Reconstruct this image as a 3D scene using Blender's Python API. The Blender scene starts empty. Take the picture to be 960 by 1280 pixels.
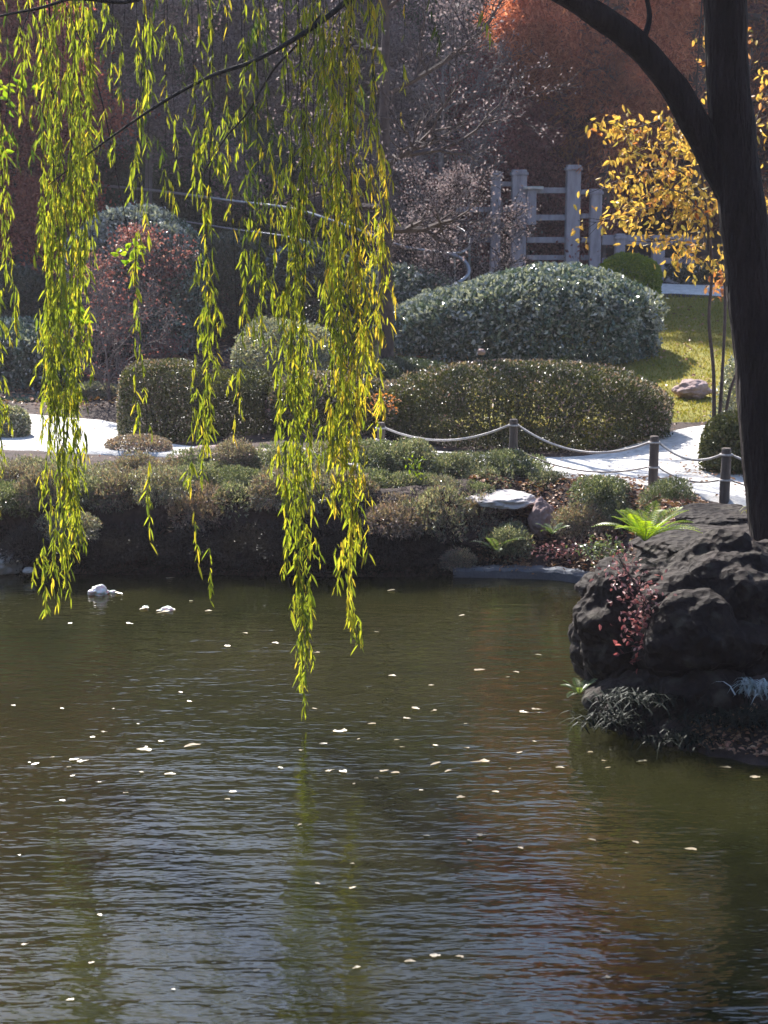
import bpy, math, random
import numpy as np
from mathutils import Vector, noise as mnoise

SC = bpy.context.scene
COL = SC.collection
rng = np.random.default_rng(7)
random.seed(7)

# ------------------------------------------------------------------ camera
CAMH, PITCH, FPX = 4.0, math.radians(11.03), 2000.0
cd = bpy.data.cameras.new('camera'); cam = bpy.data.objects.new('camera', cd); COL.objects.link(cam)
cam.location = (0, 0, CAMH); cam.rotation_euler = (math.radians(90) - PITCH, 0, 0)
cd.sensor_fit = 'HORIZONTAL'; cd.sensor_width = 36; cd.lens = 36 * FPX / 960
cd.clip_start = 0.1; cd.clip_end = 900
cd.dof.use_dof = True; cd.dof.focus_distance = 15.0; cd.dof.aperture_fstop = 4.5
SC.camera = cam

def at(px, py, Y):
    """point seen at pixel (px,py) of the 960x1280 photo, on the vertical plane at distance Y"""
    a, b = (px - 480) / FPX, -(py - 640) / FPX
    d = (a, math.cos(PITCH) + b * math.sin(PITCH), -math.sin(PITCH) + b * math.cos(PITCH))
    t = Y / d[1]
    return Vector((d[0] * t, Y, CAMH + d[2] * t))
def atz(px, py, z):
    a, b = (px - 480) / FPX, -(py - 640) / FPX
    d = (a, math.cos(PITCH) + b * math.sin(PITCH), -math.sin(PITCH) + b * math.cos(PITCH))
    t = (z - CAMH) / d[2]
    return Vector((d[0] * t, d[1] * t, z))

# ------------------------------------------------------------------ tagging
def tag(o, label=None, cat=None, group=None, kind=None):
    if label: o['label'] = label
    if cat: o['category'] = cat
    if group: o['group'] = group
    if kind: o['kind'] = kind
    return o
def empty(name, loc=(0, 0, 0), label=None, cat=None, group=None, rz=0):
    o = bpy.data.objects.new(name, None); COL.objects.link(o)
    o.location = loc; o.rotation_euler = (0, 0, rz); o.empty_display_size = .2
    return tag(o, label, cat, group)
def copy_tree(o, parent=None):
    c = o.copy(); COL.objects.link(c); c.parent = parent
    for ch in list(o.children): copy_tree(ch, c)
    return c

# ------------------------------------------------------------------ mesh helpers
class MB:
    def __init__(s): s.V = []; s.F = []; s.M = []; s.n = 0
    def add(s, V, F, m=0):
        V = np.asarray(V, float).reshape(-1, 3)
        if len(V) == 0: return s
        F = np.asarray(F, int)
        s.V.append(V); s.F.append(F + s.n); s.M.append(np.full(len(F), m)); s.n += len(V); return s
    def build(s, name, mats, parent=None, smooth=False, loc=None):
        me = bpy.data.meshes.new(name)
        V = np.concatenate(s.V)
        sizes = np.concatenate([np.full(len(f), f.shape[1]) for f in s.F])
        idx = np.concatenate([f.ravel() for f in s.F])
        me.vertices.add(len(V)); me.vertices.foreach_set('co', V.astype(np.float32).ravel())
        me.loops.add(len(idx)); me.loops.foreach_set('vertex_index', idx.astype(np.int32))
        me.polygons.add(len(sizes))
        st = np.concatenate([[0], np.cumsum(sizes)[:-1]])
        me.polygons.foreach_set('loop_start', st.astype(np.int32)); me.polygons.foreach_set('loop_total', sizes.astype(np.int32))
        if not isinstance(mats, (list, tuple)): mats = [mats]
        for m in mats: me.materials.append(m)
        me.polygons.foreach_set('material_index', np.concatenate(s.M).astype(np.int32))
        me.polygons.foreach_set('use_smooth', np.full(len(sizes), bool(smooth)))
        me.update(calc_edges=True)
        o = bpy.data.objects.new(name, me); COL.objects.link(o)
        if parent: o.parent = parent
        if loc is not None: o.location = loc
        return o

def unit(a): return a / np.maximum(np.linalg.norm(a, axis=-1, keepdims=True), 1e-9)
def rdir(n, r=None): return unit((r or rng).normal(size=(n, 3)))

def leaves(mb, P, D, N, L, W, m=0, kind='rhomb', fold=.25, bend=0.0):
    """leaf blades: base P, axis D, face normal ~N, length L, width W (scalars or arrays)"""
    P = np.asarray(P, float); D = unit(np.asarray(D, float)); n = len(P)
    if n == 0: return mb
    L = np.broadcast_to(np.asarray(L, float), (n,))[:, None]; W = np.broadcast_to(np.asarray(W, float), (n,))[:, None]
    S = unit(np.cross(D, N)); U = np.cross(S, D)
    if kind == 'rhomb':
        up = U * W * fold
        V = np.stack([P, P + D * L * .45 + S * W * .5 + up, P + D * L - U * L * bend, P + D * L * .45 - S * W * .5 + up], 1)
        F = np.arange(n * 4).reshape(n, 4)
    else:
        up = U * W * fold
        V = np.stack([P, P + D * L * .28 + S * W * .5 + up, P + D * L * .66 + S * W * .42 + up - U * L * bend * .5,
                      P + D * L - U * L * bend, P + D * L * .66 - S * W * .42 + up - U * L * bend * .5,
                      P + D * L * .28 - S * W * .5 + up], 1)
        b = np.arange(n)[:, None] * 6
        F = np.concatenate([b + np.array([[0, 1, 2, 3]]), b + np.array([[0, 3, 4, 5]])])
    return mb.add(V.reshape(-1, 3), F, m)

def segs(mb, A, B, ra, rb, sides=4, m=0):
    A = np.asarray(A, float).reshape(-1, 3); B = np.asarray(B, float).reshape(-1, 3); n = len(A)
    if n == 0: return mb
    ra = np.broadcast_to(np.asarray(ra, float), (n,)); rb = np.broadcast_to(np.asarray(rb, float), (n,))
    D = unit(B - A)
    ref = np.where(np.abs(D[:, 2:3]) > .9, np.array([[1., 0, 0]]), np.array([[0, 0, 1.]]))
    S = unit(np.cross(D, ref)); U = np.cross(S, D)
    an = np.arange(sides) * 2 * math.pi / sides
    R = S[:, None, :] * np.cos(an)[None, :, None] + U[:, None, :] * np.sin(an)[None, :, None]
    V = np.concatenate([A[:, None] + R * ra[:, None, None], B[:, None] + R * rb[:, None, None]], 1)
    b = np.arange(n)[:, None, None] * 2 * sides
    k = np.arange(sides); k2 = (k + 1) % sides
    q = np.stack([k, k2, k2 + sides, k + sides], 1)[None]
    return mb.add(V.reshape(-1, 3), (b + q).reshape(-1, 4), m)

def tube(mb, pts, rad, sides=8, m=0, cap=True, lump=0., seed=0):
    pts = np.asarray([tuple(p) for p in pts], float); n = len(pts)
    rad = np.broadcast_to(np.asarray(rad, float), (n,))
    T = unit(np.gradient(pts, axis=0))
    S = np.zeros_like(T); ref = np.array([0, 0, 1.]) if abs(T[0, 2]) < .9 else np.array([1., 0, 0])
    s = np.cross(T[0], ref); s /= np.linalg.norm(s)
    for i in range(n):
        s = s - T[i] * np.dot(s, T[i]); s /= np.linalg.norm(s); S[i] = s
    U = np.cross(T, S)
    an = np.arange(sides) * 2 * math.pi / sides
    R = S[:, None] * np.cos(an)[None, :, None] + U[:, None] * np.sin(an)[None, :, None]
    rr = np.repeat(rad[:, None], sides, 1)
    if lump:
        for i in range(n):
            for j in range(sides):
                p = pts[i] + R[i, j] * rad[i]
                rr[i, j] *= 1 + lump * mnoise.noise(Vector((p[0] * 5 + seed, p[1] * 5, p[2] * 1.6))) + lump * .5 * mnoise.noise(Vector((p[0] * 17, p[1] * 17 + seed, p[2] * 4)))
    V = (pts[:, None] + R * rr[..., None]).reshape(-1, 3)
    i = np.arange(n - 1)[:, None] * sides; k = np.arange(sides)[None]; k2 = (k + 1) % sides
    F = np.stack([i + k, i + k2, i + k2 + sides, i + k + sides], -1).reshape(-1, 4)
    mb.add(V, F, m)
    if cap:
        mb.add(V[:sides], [list(range(sides))[::-1]], m); mb.add(V[-sides:], [list(range(sides))], m)
    return mb

def smooth_path(pts, n=8):
    pts = [Vector(p) for p in pts]; out = []
    P = [pts[0] * 2 - pts[1]] + pts + [pts[-1] * 2 - pts[-2]]
    for i in range(1, len(P) - 2):
        for k in range(n):
            t = k / n; a, b, c, d = P[i - 1], P[i], P[i + 1], P[i + 2]
            out.append(.5 * ((2 * b) + (c - a) * t + (2 * a - 5 * b + 4 * c - d) * t * t + (3 * b - a - 3 * c + d) * t ** 3))
    out.append(pts[-1]); return out
def resample(vals, n):
    return np.interp(np.linspace(0, 1, n), np.linspace(0, 1, len(vals)), vals)

def box(mb, lo, hi, m=0, bev=.01):
    lo = np.array(lo, float); hi = np.array(hi, float); c = (lo + hi) / 2; h = (hi - lo) / 2
    b = min(bev, h.min() * .6)
    import itertools
    V = []; 
    for sx, sy, sz in itertools.product((-1, 1), repeat=3):
        s = np.array([sx, sy, sz])
        for a in range(3):
            v = h - b; v = v.copy(); v[a] = h[a]; V.append(c + s * v)
    idx = {}
    for i, (sx, sy, sz) in enumerate(itertools.product((-1, 1), repeat=3)):
        for a in range(3): idx[(sx, sy, sz, a)] = i * 3 + a
    F4 = []; F3 = []
    for a in range(3):
        o = [k for k in range(3) if k != a]
        for s in (-1, 1):
            q = []
            for u, v in ((-1, -1), (1, -1), (1, 1), (-1, 1)):
                k = [0, 0, 0]; k[a] = s; k[o[0]] = u; k[o[1]] = v; q.append(idx[(*k, a)])
            F4.append(q)
    for a in range(3):           # edge bevels, along axis a
        o = [k for k in range(3) if k != a]
        for u in (-1, 1):
            for v in (-1, 1):
                k0 = [0, 0, 0]; k0[a] = -1; k0[o[0]] = u; k0[o[1]] = v; k1 = list(k0); k1[a] = 1
                F4.append([idx[(*k0, o[0])], idx[(*k1, o[0])], idx[(*k1, o[1])], idx[(*k0, o[1])]])
    for s in itertools.product((-1, 1), repeat=3): F3.append([idx[(*s, a)] for a in range(3)])
    V = np.array(V); mb.add(V, F4, m); mb.add(V, F3, m); return mb

# ------------------------------------------------------------------ materials
def newmat(name):
    m = bpy.data.materials.new(name); m.use_nodes = True
    nt = m.node_tree; nt.nodes.clear(); out = nt.nodes.new('ShaderNodeOutputMaterial'); return m, nt, out
def ramp(nt, cols, pos=None, interp='LINEAR'):
    r = nt.nodes.new('ShaderNodeValToRGB'); r.color_ramp.interpolation = interp
    while len(r.color_ramp.elements) < len(cols): r.color_ramp.elements.new(.5)
    for i, c in enumerate(cols):
        e = r.color_ramp.elements[i]; e.position = pos[i] if pos else i / max(1, len(cols) - 1); e.color = (*c, 1)
    return r
def leafmat(name, cols, trans=.4, rough=.5, tboost=1.6, spec=.4, interp='LINEAR', pos=None, ttint=(1.15, 1.1, .5)):
    m, nt, out = newmat(name); N = nt.nodes; K = nt.links
    g = N.new('ShaderNodeNewGeometry'); r = ramp(nt, cols, pos, interp); K.new(g.outputs['Random Per Island'], r.inputs[0])
    p = N.new('ShaderNodeBsdfPrincipled'); K.new(r.outputs[0], p.inputs['Base Color'])
    p.inputs['Roughness'].default_value = rough; p.inputs['Specular IOR Level'].default_value = spec
    t = N.new('ShaderNodeBsdfTranslucent')
    mx = N.new('ShaderNodeMix'); mx.data_type = 'RGBA'; mx.blend_type = 'MULTIPLY'; mx.inputs[0].default_value = 1
    K.new(r.outputs[0], mx.inputs[6]); mx.inputs[7].default_value = (ttint[0] * tboost, ttint[1] * tboost, ttint[2] * tboost, 1)
    K.new(mx.outputs[2], t.inputs[0])
    ms = N.new('ShaderNodeMixShader'); ms.inputs[0].default_value = trans
    K.new(p.outputs[0], ms.inputs[1]); K.new(t.outputs[0], ms.inputs[2]); K.new(ms.outputs[0], out.inputs[0]); return m
def noisemat(name, cols, scale=4, rough=.85, bump=.4, bscale=20, detail=6, pos=None, spec=.3, stretch=(1, 1, 1), bdist=.02, obj=True):
    m, nt, out = newmat(name); N = nt.nodes; K = nt.links
    tc = N.new('ShaderNodeTexCoord'); mp = N.new('ShaderNodeMapping'); mp.inputs['Scale'].default_value = stretch
    K.new(tc.outputs['Object'], mp.inputs[0])
    n1 = N.new('ShaderNodeTexNoise'); n1.inputs['Scale'].default_value = scale; n1.inputs['Detail'].default_value = detail; n1.inputs['Roughness'].default_value = .65
    K.new(mp.outputs[0], n1.inputs[0])
    n = len(cols); r = ramp(nt, cols, pos or [.3 + .4 * i / max(1, n - 1) for i in range(n)]); K.new(n1.outputs[0], r.inputs[0])
    p = N.new('ShaderNodeBsdfPrincipled'); K.new(r.outputs[0], p.inputs['Base Color']); p.inputs['Roughness'].default_value = rough
    p.inputs['Specular IOR Level'].default_value = spec
    n2 = N.new('ShaderNodeTexNoise'); n2.inputs['Scale'].default_value = bscale; n2.inputs['Detail'].default_value = 5; K.new(mp.outputs[0], n2.inputs[0])
    b = N.new('ShaderNodeBump'); b.inputs['Strength'].default_value = bump; b.inputs['Distance'].default_value = bdist
    K.new(n2.outputs[0], b.inputs['Height']); K.new(b.outputs[0], p.inputs['Normal'])
    K.new(p.outputs[0], out.inputs[0]); return m

M = {}
M['willow'] = leafmat('willow_leaf', [(.07, .11, .016), (.13, .18, .02), (.19, .24, .024), (.25, .27, .028), (.34, .28, .035)], .6, .42, 1.75, .5, pos=[0, .3, .6, .85, 1], ttint=(1.2, 1.05, .55))
M['willow_gold'] = leafmat('willow_leaf_gold', [(.16, .20, .02), (.27, .28, .03), (.38, .32, .035), (.46, .30, .05)], .6, .42, 1.7, .5, ttint=(1.1, 1.08, .6))
M['willow_dull'] = leafmat('willow_leaf_dull', [(.03, .06, .012), (.055, .085, .015), (.09, .12, .02)], .5, .45, 1.7, .5)
M['bark_willow'] = noisemat('bark_willow', [(.02, .017, .016), (.05, .04, .038)], 12, .9, .8, 40)
M['bark_dark'] = noisemat('bark_dark', [(.012, .007, .007), (.022, .013, .013), (.038, .024, .024)], 9, .9, 1.0, 22, stretch=(1, 1, .22), bdist=.12)
M['bark_grey'] = noisemat('bark_grey', [(.10, .085, .085), (.20, .17, .165)], 8, .9, .6, 30)
M['bark_brown'] = noisemat('bark_brown', [(.05, .036, .034), (.11, .08, .075)], 8, .9, .6, 30)
M['silver'] = leafmat('glossy_blue_green_leaf', [(.045, .075, .058), (.09, .14, .11), (.20, .26, .22)], .12, .27, 1.2, 1.0)
M['silver_glint'] = leafmat('pale_glint_leaf', [(.09, .12, .12), (.26, .29, .29), (.48, .5, .5)], .2, .25, 1.1, .9)  # pale leaf colour stands in for sky and sun glints on glossy leaves
M['box'] = leafmat('boxwood_leaf', [(.025, .034, .012), (.065, .075, .022), (.13, .14, .045), (.13, .10, .05)], .18, .42, 1.4, .6, pos=[0, .45, .9, 1])
M['darkshrub'] = leafmat('dark_shrub_leaf', [(.018, .035, .016), (.04, .06, .03), (.07, .085, .05)], .2, .35, 1.3, .8)
M['lowbank_shade'] = leafmat('bank_leaf_shade_tint', [(.012, .012, .011), (.024, .021, .02), (.045, .036, .033)], .15, .45, 1.1, .4)  # near-black leaf colour paints in the shade low on the bank
M['bright'] = leafmat('bright_green_leaf', [(.08, .14, .012), (.16, .22, .016), (.22, .26, .02)], .5, .45, 1.6)
M['bank'] = leafmat('grey_green_bank_leaf', [(.07, .09, .06), (.19, .21, .16), (.46, .46, .39), (.38, .28, .24)], .3, .3, 1.2, .9, pos=[0, .5, .85, 1])
M['bank2'] = leafmat('purplish_bank_leaf', [(.07, .06, .05), (.18, .15, .13), (.36, .30, .27), (.36, .20, .18)], .22, .4, 1.2, .7)
M['bank3'] = leafmat('green_bank_leaf', [(.05, .08, .04), (.11, .14, .07), (.21, .25, .15)], .3, .4, 1.3, .7)
M['rust'] = leafmat('rust_needles', [(.24, .07, .04), (.44, .16, .09), (.62, .28, .17)], .6, .7, 1.3, .2, ttint=(1.1, .95, .8))
M['burgundy'] = leafmat('burgundy_leaf', [(.09, .03, .035), (.22, .075, .08), (.40, .16, .15)], .45, .5, 1.4, .4, ttint=(1.15, .85, .8))
M['brownleaf'] = leafmat('brown_mauve_leaf', [(.09, .066, .07), (.20, .155, .16), (.30, .25, .255)], .45, .6, 1.2, .4, ttint=(1.05, 1, .95))
M['redmaple'] = leafmat('red_maple_leaf', [(.08, .035, .035), (.16, .06, .055), (.30, .12, .10), (.26, .18, .14)], .4, .5, 1.3, .4, ttint=(1.1, .9, .8))
M['yellow'] = leafmat('yellow_leaf', [(.22, .20, .06), (.46, .33, .09), (.58, .40, .10), (.56, .30, .09)], .5, .45, 1.2, .4, ttint=(1.1, 1.0, .6))
M['rust_orange'] = leafmat('orange_rust_needles', [(.30, .09, .04), (.52, .20, .10), (.70, .36, .22)], .6, .6, 1.3, .3, ttint=(1.1, .95, .8))  # lighter orange needle colour, mixed at random with the rust
M['brick_red'] = leafmat('brick_red_leaf', [(.16, .045, .035), (.32, .09, .07), (.48, .18, .12)], .5, .5, 1.3, .4, ttint=(1.1, .9, .8))  # brighter, redder leaf colour of the small maple
M['orange'] = leafmat('orange_leaf', [(.35, .12, .03), (.5, .22, .06), (.5, .3, .15)], .45, .5, 1.2, .4, ttint=(1.1, .95, .7))
M['evergreen'] = leafmat('evergreen_needles', [(.02, .045, .03), (.045, .085, .058), (.085, .13, .09)], .28, .5, 1.2, .5)
M['woods'] = leafmat('woodland_leaf', [(.03, .027, .026), (.10, .08, .08), (.2, .10, .10), (.08, .095, .05), (.42, .34, .34)], .5, .6, 1.2, .4, ttint=(1.05, 1, .9))
M['pinkleaf'] = leafmat('pink_red_leaf', [(.11, .04, .04), (.25, .10, .095), (.40, .21, .19), (.48, .34, .33)], .25, .35, 1.2, .8, ttint=(1.1, .8, .8))
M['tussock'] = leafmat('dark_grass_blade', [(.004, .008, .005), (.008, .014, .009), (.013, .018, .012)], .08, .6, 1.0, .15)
M['paleblade'] = leafmat('pale_striped_blade', [(.20, .25, .24), (.45, .5, .5), (.65, .68, .7)], .35, .3, 1.1, .8, ttint=(1, 1, 1))
M['fernbright'] = leafmat('bright_fern_leaf', [(.10, .18, .015), (.20, .28, .02), (.30, .34, .03)], .5, .4, 1.5, .6, ttint=(1.05, 1.1, .4))
M['fern'] = leafmat('fern_leaf', [(.05, .09, .03), (.10, .15, .05), (.16, .2, .09)], .4, .4, 1.4, .6)
M['litter'] = leafmat('fallen_leaf', [(.16, .08, .045), (.30, .16, .09), (.42, .28, .18), (.34, .12, .07)], .15, .5, 1.0, .5)
M['floatleaf'] = leafmat('floating_leaf', [(.14, .07, .035), (.28, .19, .10), (.42, .35, .25), (.60, .57, .52)], .1, .35, 1.0, .8, pos=[0, .3, .7, 1])
M['grass'] = leafmat('lawn_blade', [(.11, .125, .018), (.19, .19, .028), (.28, .25, .045), (.26, .19, .06)], .35, .55, 1.3, .3)

M['rope'] = noisemat('rope_fibre', [(.42, .38, .36), (.62, .58, .56)], 40, .85, .5, 90, spec=.3)
M['rope_dark'] = noisemat('rope_dark', [(.16, .13, .12), (.28, .24, .22)], 40, .85, .5, 90)
M['post'] = noisemat('post_wood', [(.09, .07, .06), (.17, .14, .125)], 6, .85, .6, 30, stretch=(3, 3, .5))
M['timber'] = noisemat('weathered_timber', [(.22, .19, .215), (.32, .28, .31), (.40, .36, .39)], 3, .8, .4, 24, stretch=(3, 3, .6))
M['concrete'] = noisemat('path_concrete', [(.42, .40, .385), (.62, .60, .585), (.72, .70, .69)], 9, .95, .6, 90, spec=.3)
M['kerb'] = noisemat('edge_concrete', [(.08, .09, .115), (.14, .155, .185)], 5, .8, .5, 40)
M['stone_pale'] = noisemat('pale_stone', [(.30, .27, .26), (.48, .44, .43), (.58, .55, .54)], 3, .85, .8, 14)
M['stone_pink'] = noisemat('pinkish_stone', [(.16, .11, .105), (.30, .21, .20), (.40, .31, .30)], 4, .85, .8, 14)
M['steel'] = None
m, nt, out = newmat('handrail_steel'); p = nt.nodes.new('ShaderNodeBsdfPrincipled'); p.inputs['Base Color'].default_value = (.28, .285, .31, 1)
p.inputs['Metallic'].default_value = .9; p.inputs['Roughness'].default_value = .38; nt.links.new(p.outputs[0], out.inputs[0]); M['steel'] = m
m, nt, out = newmat('foam_white'); p = nt.nodes.new('ShaderNodeBsdfPrincipled'); p.inputs['Base Color'].default_value = (.85, .87, .88, 1)
p.inputs['Roughness'].default_value = .35; p.inputs['Subsurface Weight'].default_value = .2; nt.links.new(p.outputs[0], out.inputs[0]); M['foam'] = m

def rockmat(name, cols, moss=.25):
    m, nt, out = newmat(name); N = nt.nodes; K = nt.links
    tc = N.new('ShaderNodeTexCoord')
    n1 = N.new('ShaderNodeTexNoise'); n1.inputs['Scale'].default_value = 3.2; n1.inputs['Detail'].default_value = 9; n1.inputs['Roughness'].default_value = .72
    K.new(tc.outputs['Object'], n1.inputs[0])
    r = ramp(nt, cols, [.3 + .4 * i / (len(cols) - 1) for i in range(len(cols))]); K.new(n1.outputs[0], r.inputs[0])
    v = N.new('ShaderNodeTexVoronoi'); v.inputs['Scale'].default_value = 14; K.new(tc.outputs['Object'], v.inputs[0])
    n3 = N.new('ShaderNodeTexNoise'); n3.inputs['Scale'].default_value = 6; n3.inputs['Detail'].default_value = 8; K.new(tc.outputs['Object'], n3.inputs[0])
    mr = N.new('ShaderNodeMapRange'); mr.inputs[1].default_value = .56; mr.inputs[2].default_value = .68; K.new(n3.outputs[0], mr.inputs[0])
    mu = N.new('ShaderNodeMath'); mu.operation = 'MULTIPLY'; mu.inputs[1].default_value = moss; K.new(mr.outputs[0], mu.inputs[0])
    mx = N.new('ShaderNodeMix'); mx.data_type = 'RGBA'; K.new(mu.outputs[0], mx.inputs[0]); K.new(r.outputs[0], mx.inputs[6]); mx.inputs[7].default_value = (.16, .15, .11, 1)
    p = N.new('ShaderNodeBsdfPrincipled'); K.new(mx.outputs[2], p.inputs['Base Color']); p.inputs['Roughness'].default_value = .8
    a = N.new('ShaderNodeMath'); a.operation = 'ADD'; K.new(n1.outputs[0], a.inputs[0]); K.new(v.outputs[0], a.inputs[1])
    b = N.new('ShaderNodeBump'); b.inputs['Strength'].default_value = .9; b.inputs['Distance'].default_value = .035; p.inputs['Specular IOR Level'].default_value = .25
    K.new(a.outputs[0], b.inputs['Height']); K.new(b.outputs[0], p.inputs['Normal']); K.new(p.outputs[0], out.inputs[0]); return m
M['rock'] = rockmat('pond_rock', [(.006, .003, .0025), (.012, .0065, .0055), (.026, .015, .013)], .22)

# ground: soil with leaf litter, lawn where the lawn is is its own sheet
M['soil'] = noisemat('soil_and_litter', [(.025, .017, .016), (.05, .034, .03), (.10, .066, .056)], 2.2, .95, .9, 18, bdist=.05)
M['lawn'] = noisemat('lawn_ground', [(.13, .13, .022), (.20, .18, .03), (.25, .20, .05)], .9, .95, .6, 50, detail=10)

# water
def watermat():
    m, nt, out = newmat('pond_water'); N = nt.nodes; K = nt.links
    tc = N.new('ShaderNodeTexCoord')
    def nz(scale, st, det, dist=0):
        mp = N.new('ShaderNodeMapping'); mp.inputs['Scale'].default_value = st; mp.inputs['Rotation'].default_value = (0, 0, dist)
        K.new(tc.outputs['Object'], mp.inputs[0]); n = N.new('ShaderNodeTexNoise')
        n.inputs['Scale'].default_value = scale; n.inputs['Detail'].default_value = det; n.inputs['Roughness'].default_value = .55
        K.new(mp.outputs[0], n.inputs[0]); return n.outputs[0]
    a = nz(4.6, (.42, 1.3, 1), 3, .06); b = nz(12, (.45, 1.3, 1), 2, -.08); c = nz(1.1, (.4, 1, 1), 2)
    patch = nz(.35, (.5, 1, 1), 2, .4)
    mr = N.new('ShaderNodeMapRange'); mr.inputs[1].default_value = .35; mr.inputs[2].default_value = .65; mr.inputs[3].default_value = .45; mr.inputs[4].default_value = 1.15; K.new(patch, mr.inputs[0])
    def mul(x, k):
        q = N.new('ShaderNodeMath'); q.operation = 'MULTIPLY'; K.new(x, q.inputs[0])
        if isinstance(k, float): q.inputs[1].default_value = k
        else: K.new(k, q.inputs[1])
        return q.outputs[0]
    def add(x, y):
        q = N.new('ShaderNodeMath'); q.operation = 'ADD'; K.new(x, q.inputs[0]); K.new(y, q.inputs[1]); return q.outputs[0]
    h = add(add(mul(a, 1.0), mul(b, .42)), mul(c, 1.6)); h = mul(h, mr.outputs[0])
    bp = N.new('ShaderNodeBump'); bp.inputs['Strength'].default_value = 1; bp.inputs['Distance'].default_value = .0135; K.new(h, bp.inputs['Height'])
    p = N.new('ShaderNodeBsdfPrincipled')
    col = ramp(nt, [(.011, .0125, .0035), (.018, .0175, .006)], [.35, .65]); K.new(nz(.5, (1, 1, 1), 3), col.inputs[0]); K.new(col.outputs[0], p.inputs['Base Color'])
    p.subsurface_method = 'BURLEY'; p.inputs['Subsurface Weight'].default_value = 1; p.inputs['Subsurface Radius'].default_value = (1, 1, .6); p.inputs['Subsurface Scale'].default_value = .7
    p.inputs['Roughness'].default_value = .03; p.inputs['IOR'].default_value = 1.48; p.inputs['Specular IOR Level'].default_value = .5
    K.new(bp.outputs[0], p.inputs['Normal']); K.new(p.outputs[0], out.inputs[0]); return m
M['water'] = watermat()

# ------------------------------------------------------------------ terrain
POND = np.array([(-30, 14), (-22, 17.2), (-8, 17.15), (-5, 17.25), (-4, 17.0), (-2, 16.95), (0, 16.85), (1.2, 16.9), (2.05, 16.75), (2.25, 15.8), (2.05, 14.2),
                 (1.85, 12.6), (1.85, 11.7), (2.2, 11.15), (2.7, 10.95), (3.6, 10.85), (5.5, 10.3), (8, 8), (8.5, 4), (4, 2.2), (0, 2.0), (-10, 2.1), (-24, 4), (-31, 9)], float)
def pond_sd(x, y):
    x = np.asarray(x, float); y = np.asarray(y, float); d = np.full(x.shape, 1e9); ins = np.zeros(x.shape, bool)
    n = len(POND)
    for i in range(n):
        a, b = POND[i], POND[(i + 1) % n]; e = b - a
        t = np.clip(((x - a[0]) * e[0] + (y - a[1]) * e[1]) / (e @ e), 0, 1)
        d = np.minimum(d, np.hypot(x - a[0] - t * e[0], y - a[1] - t * e[1]))
        c = ((a[1] > y) != (b[1] > y))
        with np.errstate(divide='ignore', invalid='ignore'):
            c &= x < (b[0] - a[0]) * (y - a[1]) / (b[1] - a[1] + 1e-12) + a[0]
        ins ^= c
    return np.where(ins, -d, d)
def sstep(a, b, x): t = np.clip((x - a) / (b - a), 0, 1); return t * t * (3 - 2 * t)
def HH(x, y):
    x = np.asarray(x, float); y = np.asarray(y, float)
    sd = pond_sd(x, y)
    z0 = np.where(y < 7, .8 + 1.5 * sstep(5.5, 3, y), .8)
    w = .75 + 1.1 * np.exp(-((x - 1.7) / .7) ** 2) * (y > 15.5)
    w = w + 1.3 * np.exp(-((x - 2.9) / 1.3) ** 2 - ((y - 11.6) / 1.6) ** 2)
    land = .02 + z0 * sstep(0, 1, sd / w) ** .8
    h = np.where(sd > 0, land, np.maximum(-.9, sd * .9))
    far = np.clip(y - 23, 0, 13) / 13 * 1.1 + np.clip(y - 36, 0, 60) * .11
    far = far + 1.3 * np.exp(-((x + 4.6) / 3.4) ** 2 - ((y - 36.5) / 4) ** 2)
    h = h + np.where(sd > 0, far, 0)
    h = h + np.where(sd > .8, .04 * np.sin(x * 1.3 + y * .7) + .03 * np.sin(x * .6 - y * 1.1), 0)
    return h
def H(x, y): return float(HH(np.array([x]), np.array([y]))[0])

def axis(parts):
    return np.unique(np.concatenate([np.arange(a, b, s) for a, b, s in parts] + [[parts[-1][1]]]))
xs = axis([(-160, -40, 12), (-40, -9, 1.5), (-9, 9, .16), (9, 40, 1.5), (40, 160, 12)])
ys = axis([(-60, -5, 6), (-5, 1, 1), (1, 8, .3), (8, 25, .13), (25, 42, .4), (42, 100, 2), (100, 320, 20)])
X, Y = np.meshgrid(xs, ys); Z = HH(X, Y)
sdg = pond_sd(X, Y)
rough = np.array([mnoise.noise(Vector((a * 2.1, b * 2.1, 0))) + .5 * mnoise.noise(Vector((a * 6, b * 6, 3))) for a, b in zip(X.ravel(), Y.ravel())]).reshape(X.shape)
bankmask = np.where((sdg > -.1) & (sdg < .9), 1, .0)
Z = Z + rough * (.07 * bankmask + .015 * (sdg > 0))
nx, ny = len(xs), len(ys)
i = np.arange(ny - 1)[:, None] * nx + np.arange(nx - 1)[None]
F = np.stack([i, i + 1, i + 1 + nx, i + nx], -1).reshape(-1, 4)
ground = MB().add(np.stack([X, Y, Z], -1).reshape(-1, 3), F).build('ground', M['soil'], smooth=True)
tag(ground, kind='structure')
# water
w = MB(); wx = np.linspace(-34, 12, 24); wy = np.linspace(-1, 19, 12); A, B = np.meshgrid(wx, wy)
i = np.arange(11)[:, None] * 24 + np.arange(23)[None]
w.add(np.stack([A, B, A * 0], -1).reshape(-1, 3), np.stack([i, i + 1, i + 25, i + 24], -1).reshape(-1, 4))
tag(w.build('water', M['water']), kind='structure')

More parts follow.
